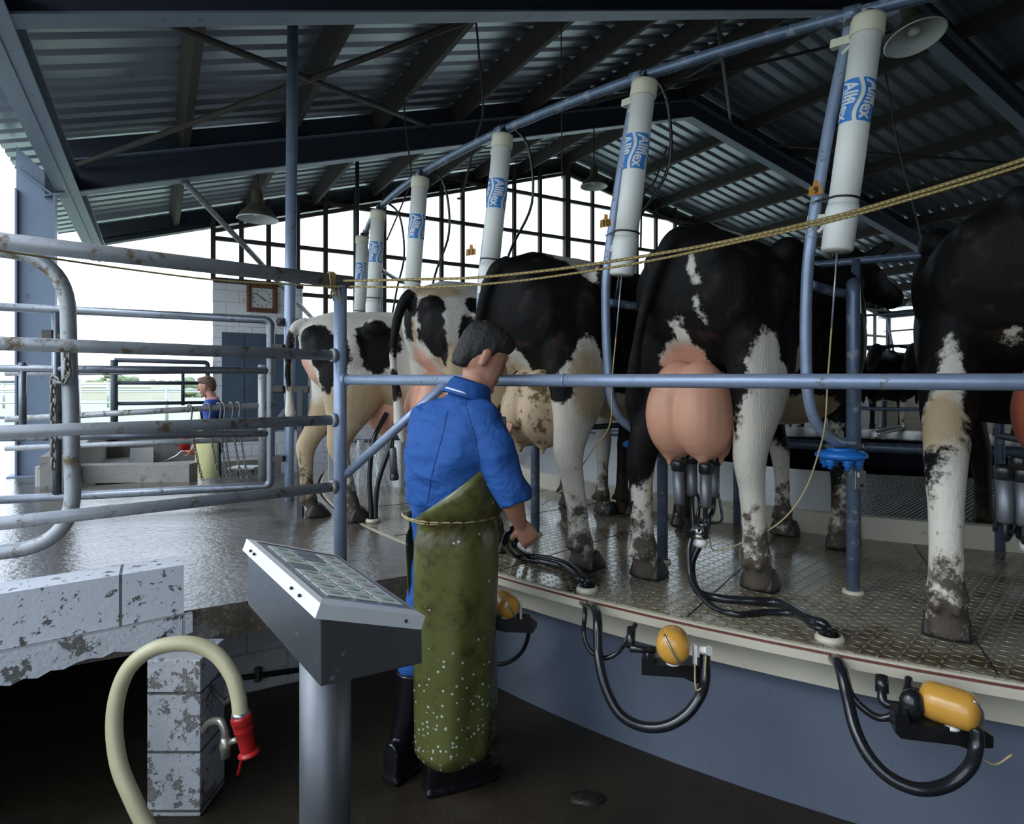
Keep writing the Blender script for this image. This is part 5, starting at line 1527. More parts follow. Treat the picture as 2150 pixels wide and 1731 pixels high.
def paint_coat(me, start, blobs):
    "blobs: (kind, centre, radii) laid over one another; kinds b, w (coat), p (pink), t (tan)"
    n = len(me.vertices); co = np.empty(n*3); me.vertices.foreach_get('co', co); co = co.reshape(n, 3)
    s = np.full(n, 1.0 if start == 'b' else -1.0)*.35; pk = np.zeros(n); tn = np.zeros(n)
    for kd, c, r in blobs:
        r = np.array(r if hasattr(r, '__len__') else (r,)*3)
        d = np.sqrt((((co-np.array(c))/r)**2).sum(1))
        f = (1-d)*float(r.min())*4
        f = np.clip(f, -.5, .5)
        if kd == 'b': s = np.maximum(s, f)
        elif kd == 'w': s = np.minimum(s, -f)
        elif kd == 'p': pk = np.maximum(pk, np.clip(1-d, 0, 1)*1.6)
        elif kd == 't': tn = np.maximum(tn, np.clip(1-d, 0, 1)*1.6)
    at = me.attributes.new('coat', 'FLOAT_VECTOR', 'POINT')
    at.data.foreach_set('vector', np.stack([s, pk, tn], 1).ravel())

COWS = {}
def place_cow(name, pos, head, me, k, label, mat='coat', group='cows on the rotary platform', feet=None):
    if feet: FEET[label] = [(f_[0]+.035*k, f_[1]) for f_ in feet.values()]
    t = thing(name, V((pos[0], pos[1], DECK)), label, 'cow', group)
    me.name = 'body'; me.materials.clear(); me.materials.append(M[mat])
    o = bpy.data.objects.new('body', me); COL.objects.link(o); o.parent = t
    ORG[o.name] = V((0,0,0)); t.rotation_euler = (0, 0, head)
    COWS[label] = (t, o)
    hm = M['hoof']
    for (fx_, fy_) in FEET.get(label, []):
        mb = MB()
        for s in (-1, 1):
            y = fy_+s*.034; x = fx_
            def q(z, x0, x1, w):
                return [V((x0, y-w, z)), V((x0+.012, y-w*1.05, z)), V(((x0+x1)/2, y-w*1.1, z)), V((x1-.022, y-w*.75, z)), V((x1, y-s*w*.25, z)), V((x1-.022, y+w*.75, z)), V(((x0+x1)/2, y+w*1.1, z)), V((x0+.012, y+w*1.05, z)), V((x0, y+w, z))]
            mb.rings([q(.0, x-.075, x+.098, .036), q(.012, x-.078, x+.097, .036), q(.045, x-.066, x+.068, .034), q(.078, x-.052, x+.040, .029), q(.092, x-.040, x+.022, .022)])
        for i, p in enumerate(mb.v): mb.v[i] = p
        me2 = mb.mesh('hoof'); me2.materials.append(hm)
        ho = bpy.data.objects.new('hoof', me2); COL.objects.link(ho); ho.parent = t
        bv_ = ho.modifiers.new('b', 'SUBSURF'); bv_.levels = 1; bv_.render_levels = 1
    return t, o
FEET = {}
def udder_for(t, k, c, r, mat, teats=True, droop=1.0, label=None):
    "udder in the cow's frame"
    cx, cy, cz = c; rx, ry, rz = r
    mb = MB()
    for s in (-1, 1):
        mb.ball((cx-rx*.22, cy+s*ry*.36, cz), (rx*.76, ry*.68, rz), 20, 14)
        mb.ball((cx+rx*.35, cy+s*ry*.33, cz+rz*.10), (rx*.70, ry*.66, rz*.88), 20, 14)
        mb.ball((cx-rx*.25, cy+s*ry*.28, cz+rz*.45), (rx*.62, ry*.60, rz*.72), 18, 12)
    tips = []
    for sx_ in (-1, 1):
        for s in (-1, 1):
            b = V((cx+sx_*rx*.42, cy+s*ry*.42, cz-rz*.86)); tips.append(b)
            mb.ball(b+V((0,0,.03)), (.045, .045, .06), 12, 8)
            if teats: mb.loft([(b+V((0,0,.03)), V((.022,0,0)), V((0,.022,0))), (b+V((0,0,-.01)), V((.016,0,0)), V((0,.016,0))), (b+V((0,0,-.045)), V((.013,0,0)), V((0,.013,0))), (b+V((0,0,-.058)), V((.005,0,0)), V((0,.005,0)))], 12)
    me = remeshed(mb, .009, 6, .5)
    me.name = 'udder'; me.materials.clear(); me.materials.append(M[mat])
    o = bpy.data.objects.new('udder', me); COL.objects.link(o); o.parent = t
    return o, tips

def feet_of(pos, head, hl, hr, fl=None, fr=None):
    "world hoof spots -> cow frame"
    R = Matrix.Rotation(-head, 3, 'Z')
    def f(p):
        q = R @ (V((p[0], p[1], 0))-V((pos[0], pos[1], 0))); return (q.x, q.y)
    o = dict(hl=f(hl), hr=f(hr))
    o['fl'] = f(fl) if fl else (1.33, .17); o['fr'] = f(fr) if fr else (1.28, -.17)
    return o

TL = [(-.16, 0, 1.37), (-.215, .03, 1.33), (-.225, .085, 1.22), (-.215, .14, 1.08), (-.19, .185, .95), (-.165, .215, .84), (-.13, .235, .72), (-.12, .24, .60)]
# cow 3: black cow in the middle with the big pink udder
p3, h3 = (.82, 2.66), radians(48)
f3_ = feet_of(p3, h3, (.60, 2.76), (1.035, 2.60), (1.56, 3.55), (1.72, 3.24))
me, k = cow_parts(f3_, 1.56, neck=[(1.42, 0, 1.17), (1.72, -.03, 1.32), (1.92, -.07, 1.50)], headdir=(.85, -.35, -.25), fat=1.06, tail=TL)
paint_coat(me, 'b', COW3)
t3, o3 = place_cow('dairy_cow', p3, h3, me, k, 'black dairy cow with a big pink udder and a white lower right leg, centre right', feet=f3_)
udder_for(t3, k, (.0, .035, .735), (.215, .178, .195), 'udder')

# cow 2: black cow the worker is milking
p2, h2 = (.10, 3.06), radians(47)
f2_ = feet_of(p2, h2, (-.085, 3.22), (.335, 2.90), (.75, 4.15), (1.05, 3.70))
me, k = cow_parts(f2_, 1.52, fat=1.05, tail=TL)
paint_coat(me, 'b', COW2)
t2, o2 = place_cow('dairy_cow', p2, h2, me, k, 'black dairy cow with a white back patch and white hind leg, behind the worker\'s head', feet=f2_)
udder_for(t2, k, (.06, -.02, .735), (.21, .17, .18), 'udder_dirty')

# cow 1: white and black spotted
p1_, h1_ = (-.42, 3.78), radians(40)
f1_ = feet_of(p1_, h1_, (-.52, 3.95), (-.28, 3.62), (.40, 4.40), (.62, 4.15))
me, k = cow_parts(f1_, 1.50, fat=1.05, tail=[(-.16, 0, 1.37), (-.23, 0.02, 1.33), (-.27, .05, 1.22), (-.29, .07, 1.05), (-.28, .08, .90), (-.26, .07, .75), (-.25, .06, .60), (-.24, .04, .50)])
paint_coat(me, 'w', COW1)
t1, o1 = place_cow('dairy_cow', p1_, h1_, me, k, 'white dairy cow with big black spots on rump and flank, left of the worker\'s head', 'coat_grey', feet=f1_)
udder_for(t1, k, (-.0, .02, .72), (.22, .17, .19), 'udder')

# cow 0: entering, hind feet still on the yard deck
p0_, h0_ = (-1.17, 4.0), radians(24)
f0_ = feet_of(p0_, h0_, (-1.40, 4.02), (-1.20, 3.90), (-.25, 4.75), (-.05, 4.45))
f0_['hl'] = (-.10, .12); f0_['hr'] = (.13, -.12)
me, k = cow_parts(f0_, 1.335, fat=1.0, tail=[(-.16, 0, 1.37), (-.235, -.01, 1.33), (-.27, -.02, 1.22), (-.285, -.03, 1.05), (-.28, -.04, .90), (-.275, -.05, .80), (-.27, -.05, .74), (-.265, -.05, .68)])
paint_coat(me, 'w', COW0)
t0_, o0 = place_cow('dairy_cow', p0_, h0_, me, k, 'white and black cow with tan hind legs stepping off the wet deck', 'coat_grey', feet=f0_)
udder_for(t0_, k, (.46, .0, .70), (.25, .17, .17), 'udder')

# cow 4: black cow cut by the right edge
p4, h4 = (1.89, 2.31), radians(52)
f4_ = feet_of(p4, h4, (1.475, 2.10), (2.0, 2.05), (2.5, 3.15), (2.75, 2.9))
f4_['fl'] = (1.33, .12)
me, k = cow_parts(f4_, 1.60, fat=1.08, tail=[(a, -b, c) for a, b, c in TL])
paint_coat(me, 'b', COW4)
t4, o4 = place_cow('dairy_cow', p4, h4, me, k, 'black dairy cow with a tan and white hind leg, cut off by the right edge', feet=f4_)
udder_for(t4, k, (.08, -.13, .76), (.20, .15, .18), 'udder_red')
tops4 = [W(2108, 985, 1.98), W(2150, 990, 1.95), W(2185, 970, 2.1), W(2140, 965, 2.12)]
cluster(W(2165, 1130, 2.05), tops4, 'milking cluster partly cut off by the right edge')

# far cows across the platform: silhouettes of one black cow
me, k = cow_parts(dict(hl=(.02, .2), hr=(-.03, -.2), fl=(1.3, .17), fr=(1.25, -.17)), 1.46, voxel=.028)
paint_coat(me, 'b', [('w', (.3, 0, .55), (.3, .4, .12)), ('w', (1.25, 0, .35), (.2, .4, .3))])
for k_ in (15, 17, 19, 20, 21, 22, 23):
    a = A0+STALL*(41-k_)-STALL*.0 if False else A0-STALL*(k_+.5)
    pr = ring(5.45, a, 0)
    lb = 'dark cow standing on the far side of the rotary'
    if k_ == 15: tf, of = place_cow('dairy_cow', (pr.x, pr.y), a+pi-.15, me, k, lb, group='far cows across the rotary'); src = tf
    else:
        c = copy_tree(src); c.location = V((pr.x, pr.y, DECK)); c.rotation_euler = (0, 0, a+pi-.15)

# ================================================================== the milker in blue
def person_milker():
    t = thing('person', V((-.25, 2.42, 0)), 'person in blue overalls, olive rubber apron and black boots bending to the cow', 'person')
    F = V((.62, .785, 0)); R = V((.785, -.62, 0))          # facing and right-hand directions
    Up = V((0,0,1))
    nb = V((-.155, 2.425, 1.505))                          # neck base
    hc = V((-.112, 2.43, 1.655))                           # head centre
    HF = V((.93, .28, -.42)).normalized()                  # face direction, looking down at the udder
    HR = HF.cross(Up).normalized(); HU = HR.cross(HF).normalized()
    # ---------------- body: one continuous skin
    mb = MB()
    def hs(f, w, h, dz): return (hc+HF*f+HU*dz, HR*w, HU*h)
    mb.loft([hs(-.100, .035, .045, .015), hs(-.085, .058, .070, .018), (hc+HF*-.04+HU*.012, HR*.074, HU*.100), (hc+HF*.0+HU*.008, HR*.077, HU*.112), (hc+HF*.04-HU*.005, HR*.072, HU*.115), (hc+HF*.068-HU*.022, HR*.060, HU*.098), (hc+HF*.085-HU*.03, HR*.040, HU*.080)], 24, 2.2)
    # jaw, chin, brow, nose, lips, ears
    mb.loft([(hc+HF*.0-HU*.075, HR*.060, HF*.055), (hc+HF*.03-HU*.105, HR*.048, HF*.048), (hc+HF*.05-HU*.128, HR*.028, HF*.028)], 20)
    mb.ball(hc+HF*.076-HU*.118, (.020, .022, .016), 12, 8)
    mb.loft([(hc+HF*.080+HU*.012, HR*.009, HF*.012), (hc+HF*.094-HU*.012, HR*.011, HF*.016), (hc+HF*.104-HU*.034, HR*.016, HF*.017), (hc+HF*.092-HU*.046, HR*.014, HF*.010)], 12)
    mb.tube([hc+HF*.078+HR*.04+HU*.026, hc+HF*.090+HU*.028, hc+HF*.078-HR*.04+HU*.026], .011, 8)
    mb.tube([hc+HF*.080+HR*.020-HU*.070, hc+HF*.092-HU*.068, hc+HF*.080-HR*.020-HU*.070], .0075, 8)
    mb.tube([hc+HF*.078+HR*.017-HU*.082, hc+HF*.088-HU*.082, hc+HF*.078-HR*.017-HU*.082], .008, 8)
    for s in (-1, 1):
        e = hc-HF*.008+HR*s*.077-HU*.014
        mb.loft([(e-HU*.034, HF*.009, HR*.006), (e-HU*.024+HR*s*.006, HF*.013, HR*.007), (e+HR*s*.010, HF*.018-HR*s*.002, HR*.007), (e+HU*.020+HR*s*.012, HF*.019, HR*.007), (e+HU*.032+HR*s*.010, HF*.011, HR*.006)], 14)
        mb.ball(hc+HF*.080+HR*s*.030+HU*.006, .012, 10, 8)
    # neck
    mb.loft([(nb-V((0,0,.08))-F*.02, R*.075, F*.075), (nb, R*.064, F*.062), (nb.lerp(hc, .35), R*.057, F*.060), (nb.lerp(hc, .72)-HF*.012, R*.055, F*.058)], 20)
    # trunk under the clothes
    pel = V((-.235, 2.44, .93)); ch = V((-.20, 2.45, 1.27))
    mb.loft([(pel-V((0,0,.12)), R*.13, F*.09), (pel, R*.15, F*.10), (pel.lerp(ch, .5), R*.13, F*.09), (ch, R*.15, F*.105), (nb-V((0,0,.09)), R*.13, F*.08), (nb-V((0,0,.03)), R*.06, F*.05)], 20)
    # arms
    shR = V((-.105, 2.31, 1.405)); elR = V((-.008, 2.27, 1.135)); wrR = V((.030, 2.36, 1.012))
    shL = V((-.335, 2.56, 1.415)); elL = V((-.16, 2.80, 1.20)); wrL = V((-.10, 2.90, 1.255))
    mb.limb([(shR, .055), (shR.lerp(elR, .5), .050), (elR, .042), (elR.lerp(wrR, .3), .043), (wrR, .028)])
    mb.limb([(shL, .055), (shL.lerp(elL, .5), .048), (elL, .040), (elL.lerp(wrL, .4), .040), (wrL, .027)])
    def hand(wr, d, palmn, curl, s):
        d = d.normalized(); n_ = (palmn-d*palmn.dot(d)).normalized(); w = d.cross(n_).normalized()*s
        mb.loft([(wr, w*.027, n_*.019), (wr+d*.03, w*.036, n_*.017), (wr+d*.06, w*.041, n_*.016), (wr+d*.088, w*.040, n_*.014)], 16, 2.4)
        for i, (off, L) in enumerate(((-.030, .070), (-.010, .078), (.010, .074), (.029, .058))):
            b = wr+d*.082+w*off
            dirs = d; p = b; ang = 0; pts = [(p, .0095)]
            for sgm, f in ((.45, .6), (.32, 1.2), (.23, 1.7)):
                ang = curl*f
                dd = (d*cos(ang)+n_*sin(ang)).normalized()
                p = p+dd*L*sgm; pts.append((p, .0088-.0008*len(pts)))
            mb.limb(pts, 10)
        b = wr+d*.025-w*.030
        mb.limb([(b, .013), (b+(d*.5-w*.6+n_*.5).normalized()*.036, .011), (b+(d*.5-w*.6+n_*.5).normalized()*.036+(d*.75+n_*.65).normalized()*.032, .0092)], 10)
    hand(wrR, V((.45, .35, -.80)), V((-.3, .8, .25)), .75, 1)
    hand(wrL, V((.35, .30, .30)), V((.1, -.1, .9)), .5, -1)
    # legs
    hipR, hipL = pel+R*.07-V((0,0,.04)), pel-R*.10-V((0,0,.04))
    knR, anR = V((-.185, 2.40, .52)), V((-.245, 2.365, .11)); knL, anL = V((-.375, 2.47, .50)), V((-.425, 2.46, .11))
    for h_, kn, an in ((hipR, knR, anR), (hipL, knL, anL)):
        mb.limb([(h_, .064), (h_.lerp(kn, .5), .060), (kn, .052), (kn.lerp(an, .3), .055), (an, .038)])
    mb.limb([(anR, .036), (anR+V((.10, .045, -.055)), .022)]); mb.limb([(anL, .036), (anL+V((.06, .09, -.055)), .022)])
    me = remeshed(mb, .0055, 3, .5)
    put_mesh(me, 'body', M['skin'], t)
    # ---------------- hair
    mb = MB()
    for i in range(1):
        mb.loft([(hc-HF*.108+HU*.010, HR*.040, HU*.055), (hc-HF*.092+HU*.018, HR*.064, HU*.086), (hc-HF*.045+HU*.030, HR*.083, HU*.104), (hc+HF*.0+HU*.048, HR*.085, HU*.086), (hc+HF*.045+HU*.062, HR*.078, HU*.062), (hc+HF*.078+HU*.070, HR*.060, HU*.040), (hc+HF*.098+HU*.070, HR*.040, HU*.018)], 26, 2.1)
        mb.loft([(hc-HF*.075-HU*.075, HR*.048, HF*.030), (hc-HF*.070-HU*.04, HR*.064, HF*.045), (hc-HF*.06+HU*.0, HR*.074, HF*.05)], 20)
        for s in (-1, 1): mb.ball(hc-HF*-.008+HR*s*.075+HU*.030, (.02, .012, .034), 10, 8, (HF, HR, HU))
    me = remeshed(mb, .006, 2, .5)
    n_ = len(me.vertices)
    for v_ in me.vertices:
        v_.co += (v_.co-hc).normalized()*noise.noise(v_.co*95)*.004
    put_mesh(me, 'hair', M['hair_dark'], t)
    # ---------------- overalls: torso, sleeves, trousers fused into one garment
    mb = MB()
    mb.loft([(V((-.25, 2.455, .78)), R*.140, F*.105), (V((-.245, 2.45, .90)), R*.155, F*.12), (V((-.245, 2.44, 1.00)), R*.165, F*.13), (V((-.245, 2.43, 1.045)), R*.155, F*.125), (V((-.252, 2.425, 1.09)), R*.168, F*.138), (V((-.248, 2.415, 1.18)), R*.180, F*.150), (V((-.235, 2.405, 1.28)), R*.205, F*.155), (V((-.222, 2.41, 1.36)), R*.200, F*.145), (V((-.208, 2.415, 1.42)), R*.175, F*.125), (V((-.19, 2.42, 1.465)), R*.125, F*.098), (V((-.172, 2.422, 1.50)), R*.082, F*.080), (V((-.165, 2.422, 1.525)), R*.068, F*.070)], 32, 2.15)
    mb.ball(V((-.35, 2.52, 1.37)), (.075, .085, .10)); mb.ball(V((-.27, 2.49, 1.425)), (.095, .08, .065)); mb.ball(V((-.12, 2.33, 1.385)), (.085, .085, .085))
    # sleeves with a rolled-open cuff
    mb.limb([(shR+V((-.02, .03, 0)), .085), (shR.lerp(elR, .35), .080), (shR.lerp(elR, .7), .073)])
    cuf = elR+V((.012, .008, .0)); d = (elR-shR).normalized(); u_2, v_2 = frame_from(d)
    mb.loft([(shR.lerp(elR, .45), u_2*.078, v_2*.075), (shR.lerp(elR, .8), u_2*.072, v_2*.068), (cuf+d*.01, u_2*.070, v_2*.066), (cuf+d*.035, u_2*.064, v_2*.060)], 24)
    mb.limb([(shL+V((.0, -.02, -.025)), .080), (shL.lerp(elL, .5), .070), (elL, .060)])
    # trousers
    for h_, kn, an in ((hipR, knR, anR), (hipL, knL, anL)):
        mb.limb([(h_, .080), (h_.lerp(kn, .5), .076), (kn, .070), (kn.lerp(an, .32), .068)])
    me = remeshed(mb, .0062, 5, .5)
    for v_ in me.vertices:      # cloth folds
        p = v_.co
        w = .0
        if p.z < 1.12 and p.z > .97: w += .006*math.sin(p.x*90+p.y*60+2*noise.noise(p*14))*max(0, 1-abs(p.z-1.055)/.07)
        g_ = V((p.x*6+p.z*3, p.y*6+p.z*2, p.z*7)); rid = 1-abs(noise.noise(g_))*2.2
        w += .011*rid*rid*(.6 if p.z > .95 else .5)+.006*noise.noise(V((p.x*15, p.y*15, p.z*22)))
        c = V((-.235, 2.43, p.z)); dv = (p-c); dv.z = 0
        v_.co = p+dv.normalized()*w
    garment = put_mesh(me, 'overalls', M['shirt'], t)
    # back seams and yoke
    mb = MB()
    # collar
    mb = MB()
    Rg = []; CP_ = []
    for q in range(25):
        a = radians(-150+300*q/24)+pi
        c = V((-.170, 2.412, 1.512))
        nn_ = V((.30, .06, .95)).normalized(); cf_ = (F-nn_*F.dot(nn_)).normalized(); cr_ = cf_.cross(nn_).normalized()
        d_ = (cf_*cos(a)+cr_*sin(a))
        hgt = .040
        Rg.append([c+d_*.070-nn_*.010, c+d_*.066+nn_*(hgt-.006), c+d_*.070+nn_*hgt, c+d_*.078+nn_*(hgt-.012), c+d_*.092-nn_*.012, c+d_*.100-nn_*.026])
        CP_.append(c+d_*.0945-nn_*.012)
    vs = [p for r_ in Rg for p in r_]; fs = []
    for i in range(24):
        for j in range(5): fs.append((i*6+j, i*6+j+1, (i+1)*6+j+1, (i+1)*6+j))
    mb.add(vs, fs, True); cl = mb.build('collar', M['shirt'], t, fix=False); so = cl.modifiers.new('t', 'SOLIDIFY'); so.thickness = .004
    me_dg = bpy.context.evaluated_depsgraph_get()
    mb = MB()
    mb.tube(CP_[9:15], .0032, 6, flat=1.6); mb.build('collar_piping', M['white_print'], t)
    # stitched seams laid on the back of the garment
    from mathutils.bvhtree import BVHTree
    gb = BVHTree.FromPolygons([v_.co.copy() for v_ in garment.data.vertices], [tuple(p_.vertices) for p_ in garment.data.polygons])
    M['seam'] = plain('dark_blue_stitching', (.012, .045, .19), .8, 0, .1, 20)
    og = ORG[t.name]
    for sm_ in ([(-.24, 1.44), (-.255, 1.35), (-.29, 1.22), (-.315, 1.10)], [(-.175, 1.47), (-.15, 1.40), (-.125, 1.30), (-.115, 1.16)]):
        pl_ = []
        for x_, z_ in catmull([V((a, 0, b)) for a, b in sm_], 6) if False else [(q_.x, q_.z) for q_ in catmull([V((a, 0, b)) for a, b in sm_], 8)]:
            h_ = gb.ray_cast(V((x_, 1.5, z_))-og, V((0, 1, 0)))
            if h_[0] is not None: pl_.append(h_[0]+og+h_[1]*.0005)
        if len(pl_) > 2:
            mb = MB(); mb.tube(pl_, .0018, 5); mb.build('seam', M['seam'], t)
    # ---------------- apron
    def apron_pt(phi, s, th=0.0):
        "phi: angle round the body; s: 0 hem, 1 waist, >1 bib"
        zt = {0: .135, 1: 1.035}
        z = .135+(1.035-.135)*s
        cx_ = -.235; cy_ = 2.44
        rx = .158+.018*math.exp(-((s-.9)/.35)**2)+.010*(1-s); ry = .160+.022*(1-s)
        if s > .93 and s < 1.06: rx -= .012; ry -= .010
        rx += .004*max(0, min(1, (s-.6)/.25)); ry += .008*max(0, min(1, (s-.6)/.25)); e_ = max(0, min(1, (s-.985)/.05)); rx += .050*e_; ry += .050*e_
        wob = (.007*math.sin(phi*3+s*4)+.005*math.sin(phi*7-s*3))*(1.3-s*.9)
        d_ = V((cos(phi), sin(phi), 0))
        r_ = 1/math.sqrt((cos(phi)/rx)**2+(sin(phi)/ry)**2)+wob+th
        return V((cx_, cy_, z))+d_*r_
    vs = []; fs = []
    NP, NS = 46, 30
    ph0, ph1 = radians(-138), radians(178)
    for i in range(NP+1):
        f = i/NP; phi = ph0+(ph1-ph0)*f
        # bib rises toward the front
        front = max(0, 1-abs((phi-radians(38))/radians(88))**1.5)
        top = 1.0+.42*min(1, front*1.6)
        dg_ = math.degrees(phi)
        if dg_ < 0: top = 1.008+.32*max(0, min(1, (dg_+132)/110))**1.15
        bot = 0.0
        if f < .05: bot = .03*(1-f/.05)
        for j in range(NS+1):
            s = bot+(top-bot)*j/NS
            vs.append(apron_pt(phi, s))
    for i in range(NP):
        for j in range(NS): fs.append((i*(NS+1)+j, (i+1)*(NS+1)+j, (i+1)*(NS+1)+j+1, i*(NS+1)+j+1))
    mb = MB(); mb.add(vs, fs, True); ap = mb.build('apron', M['apron'], t, fix=False)
    so = ap.modifiers.new('t', 'SOLIDIFY'); so.thickness = .003; so.offset = 1
    mb = MB()
    ties = [apron_pt(phi, 1.0, .006) for phi in [radians(x) for x in range(-182, 0, 8)]]
    mb.tube(ties, .0032, 6); 
    ties = [apron_pt(phi, 1.0-.012*math.sin((phi+radians(170))*2), .009) for phi in [radians(x) for x in range(-186, -100, 7)]]
    mb.tube(ties, .0028, 6)
    mb.build('apron_tie', M['cord'], t)
    p = apron_pt(radians(-128), .985, .005); mb = MB(); nn = V((cos(radians(-128)), sin(radians(-128)), 0))
    mb.lathe([(.004, .001), (.0085, .0), (.0085, .003), (.004, .003)], p, nn, 16, cap=False); mb.build('eyelet', M['brass'], t)
    # ---------------- boots
    for nm, an, kn, hd_ in (('boot', anR, knR, V((.90, .42, 0))), ('boot', anL, knL, V((.5, .86, 0)))):
        hd_.normalize(); sd = V((hd_.y, -hd_.x, 0)); mb = MB()
        ctop = an.lerp(kn, .72)
        mb.loft([(V((an.x, an.y, .14)), hd_*.062, sd*.052), (V((an.x, an.y, .18))-hd_*.005, hd_*.060, sd*.050), (an.lerp(kn, .35), hd_*.066, sd*.060), (ctop, hd_*.076, sd*.072), (ctop+V((0,0,.02)), hd_*.079, sd*.075)], 24)
        mb.loft([(V((an.x, an.y, .085))-hd_*.090, sd*.036, V((0,0,.070))), (V((an.x, an.y, .09))-hd_*.06, sd*.044, V((0,0,.075))), (V((an.x, an.y, .08)), sd*.048, V((0,0,.078))), (V((an.x, an.y, .062))+hd_*.06, sd*.050, V((0,0,.058))), (V((an.x, an.y, .050))+hd_*.12, sd*.053, V((0,0,.046))), (V((an.x, an.y, .050))+hd_*.17, sd*.050, V((0,0,.042))), (V((an.x, an.y, .046))+hd_*.205, sd*.034, V((0,0,.032)))], 20, 2.3)
        mb.loft([(V((an.x, an.y, .014))-hd_*.095, sd*.040, V((0,0,.014))), (V((an.x, an.y, .014))-hd_*.03, sd*.048, V((0,0,.014))), (V((an.x, an.y, .014))+hd_*.10, sd*.056, V((0,0,.014))), (V((an.x, an.y, .014))+hd_*.17, sd*.052, V((0,0,.014))), (V((an.x, an.y, .014))+hd_*.21, sd*.036, V((0,0,.014)))], 20, 3)
        me = remeshed(mb, .007, 3, .5); put_mesh(me, 'boot', M['rubber_boot'], t)
    return t
person_milker()

# ================================================================== the far worker in the lower bay
def person_far():
    y = 8.0; c = W(446, 814, y)
    bx_, by_ = c.x, c.y; z0 = .0
    t = thing('person', V((bx_, by_, 0)), 'person in a navy shirt and pale yellow apron looking left, in the background', 'person')
    F = V((-.93, -.36, 0)).normalized(); R = V((F.y, -F.x, 0)); Up = V((0,0,1))
    b = V((bx_, by_, 0))
    hc = b+V((-.075, 0, 1.545)); HF = V((-.98, -.1, -.10)).normalized(); HR = HF.cross(Up).normalized(); HU = HR.cross(HF).normalized()
    mb = MB()
    mb.loft([(hc-HF*.105+HU*.02, HR*.035, HU*.05), (hc-HF*.085+HU*.02, HR*.06, HU*.08), (hc-HF*.04+HU*.012, HR*.074, HU*.105), (hc+HU*.008, HR*.077, HU*.112), (hc+HF*.045-HU*.008, HR*.070, HU*.115), (hc+HF*.075-HU*.025, HR*.05, HU*.085)], 20, 2.2)
    mb.loft([(hc-HU*.075, HR*.058, HF*.055), (hc+HF*.03-HU*.108, HR*.046, HF*.048), (hc+HF*.052-HU*.13, HR*.026, HF*.028)], 16)
    mb.loft([(hc+HF*.085+HU*.012, HR*.009, HF*.012), (hc+HF*.10-HU*.015, HR*.012, HF*.016), (hc+HF*.110-HU*.036, HR*.016, HF*.017), (hc+HF*.095-HU*.048, HR*.014, HF*.010)], 12)
    mb.tube([hc+HF*.083+HR*.02-HU*.075, hc+HF*.094-HU*.074, hc+HF*.083-HR*.02-HU*.075], .009, 8)
    mb.ball(hc+HF*.072-HU*.122, .02, 10, 8)
    mb.tube([hc+HF*.080+HR*.04+HU*.026, hc+HF*.092+HU*.028, hc+HF*.080-HR*.04+HU*.026], .011, 8)
    for s in (-1, 1): mb.loft([(hc-HF*.01+HR*s*.078-HU*.040, HF*.009, HR*.006), (hc-HF*.01+HR*s*.086-HU*.005, HF*.018, HR*.007), (hc-HF*.01+HR*s*.086+HU*.022, HF*.014, HR*.007)], 12)
    nb = b+V((0, 0, 1.40))
    mb.loft([(nb-V((0,0,.10)), R*.09, F*.075), (nb, R*.062, F*.060), (nb.lerp(hc, .6), R*.056, F*.058)], 18)
    mb.loft([(b+V((0,0,.72)), R*.15, F*.10), (b+V((0,0,1.0)), R*.14, F*.10), (b+V((0,0,1.25)), R*.17, F*.11), (b+V((0,0,1.36)), R*.12, F*.08)], 20)
    shL = b-R*.19+V((0,0,1.30)); shR = b+R*.19+V((0,0,1.30))
    elL = b-R*.26+F*.02+V((0,0,1.03)); haL = elL+F*.24+V((0,0,.03))
    elR = b+R*.20+F*.12+V((0,0,.98)); haR = b+R*.16+F*.24+V((0,0,.74))
    # arm nearest us folds back behind, the other holds the spray wand
    mb.limb([(shL, .052), (elL, .040), (haL, .028)]); mb.limb([(shR, .052), (elR, .040), (haR, .028)])
    for wr, d in ((haL, (haL-elL)), (haR, (haR-elR))):
        d = d.normalized(); n_ = V((0,0,-1)) if abs(d.z) < .6 else F; w = d.cross(n_).normalized()
        mb.loft([(wr, w*.026, n_*.018), (wr+d*.05, w*.040, n_*.016), (wr+d*.085, w*.038, n_*.014)], 14)
        for off, L in ((-.028, .06), (-.009, .07), (.010, .066), (.028, .05)):
            p0 = wr+d*.08+w*off; p1_ = p0+(d+n_*.7).normalized()*L*.5; p2_ = p1_+(d*.2+n_).normalized()*L*.5
            mb.limb([(p0, .0095), (p1_, .009), (p2_, .008)], 8)
        mb.limb([(wr+d*.02-w*.03, .012), (wr+d*.05-w*.055+n_*.01, .010), (wr+d*.075-w*.05+n_*.03, .009)], 8)
    for s in (-1, 1): mb.limb([(b+R*s*.09+V((0,0,.75)), .08), (b+R*s*.10+V((0,0,.42)), .055), (b+R*s*.11+V((0,0,.09)), .04), (b+R*s*.11+F*.14+V((0,0,.05)), .032)])
    put_mesh(remeshed(mb, .008, 3, .5), 'body', M['skin'], t)
    mb = MB()
    mb.loft([(hc-HF*.112+HU*.015, HR*.04, HU*.055), (hc-HF*.092+HU*.022, HR*.066, HU*.085), (hc-HF*.045+HU*.036, HR*.083, HU*.102), (hc+HU*.055, HR*.084, HU*.080), (hc+HF*.05+HU*.072, HR*.076, HU*.055), (hc+HF*.088+HU*.080, HR*.055, HU*.035)], 22)
    mb.loft([(hc-HF*.07-HU*.07, HR*.05, HF*.03), (hc-HF*.065-HU*.02, HR*.07, HF*.05)], 16)
    put_mesh(remeshed(mb, .010, 2, .5), 'hair', M['hair_brown'], t)
    mb = MB()
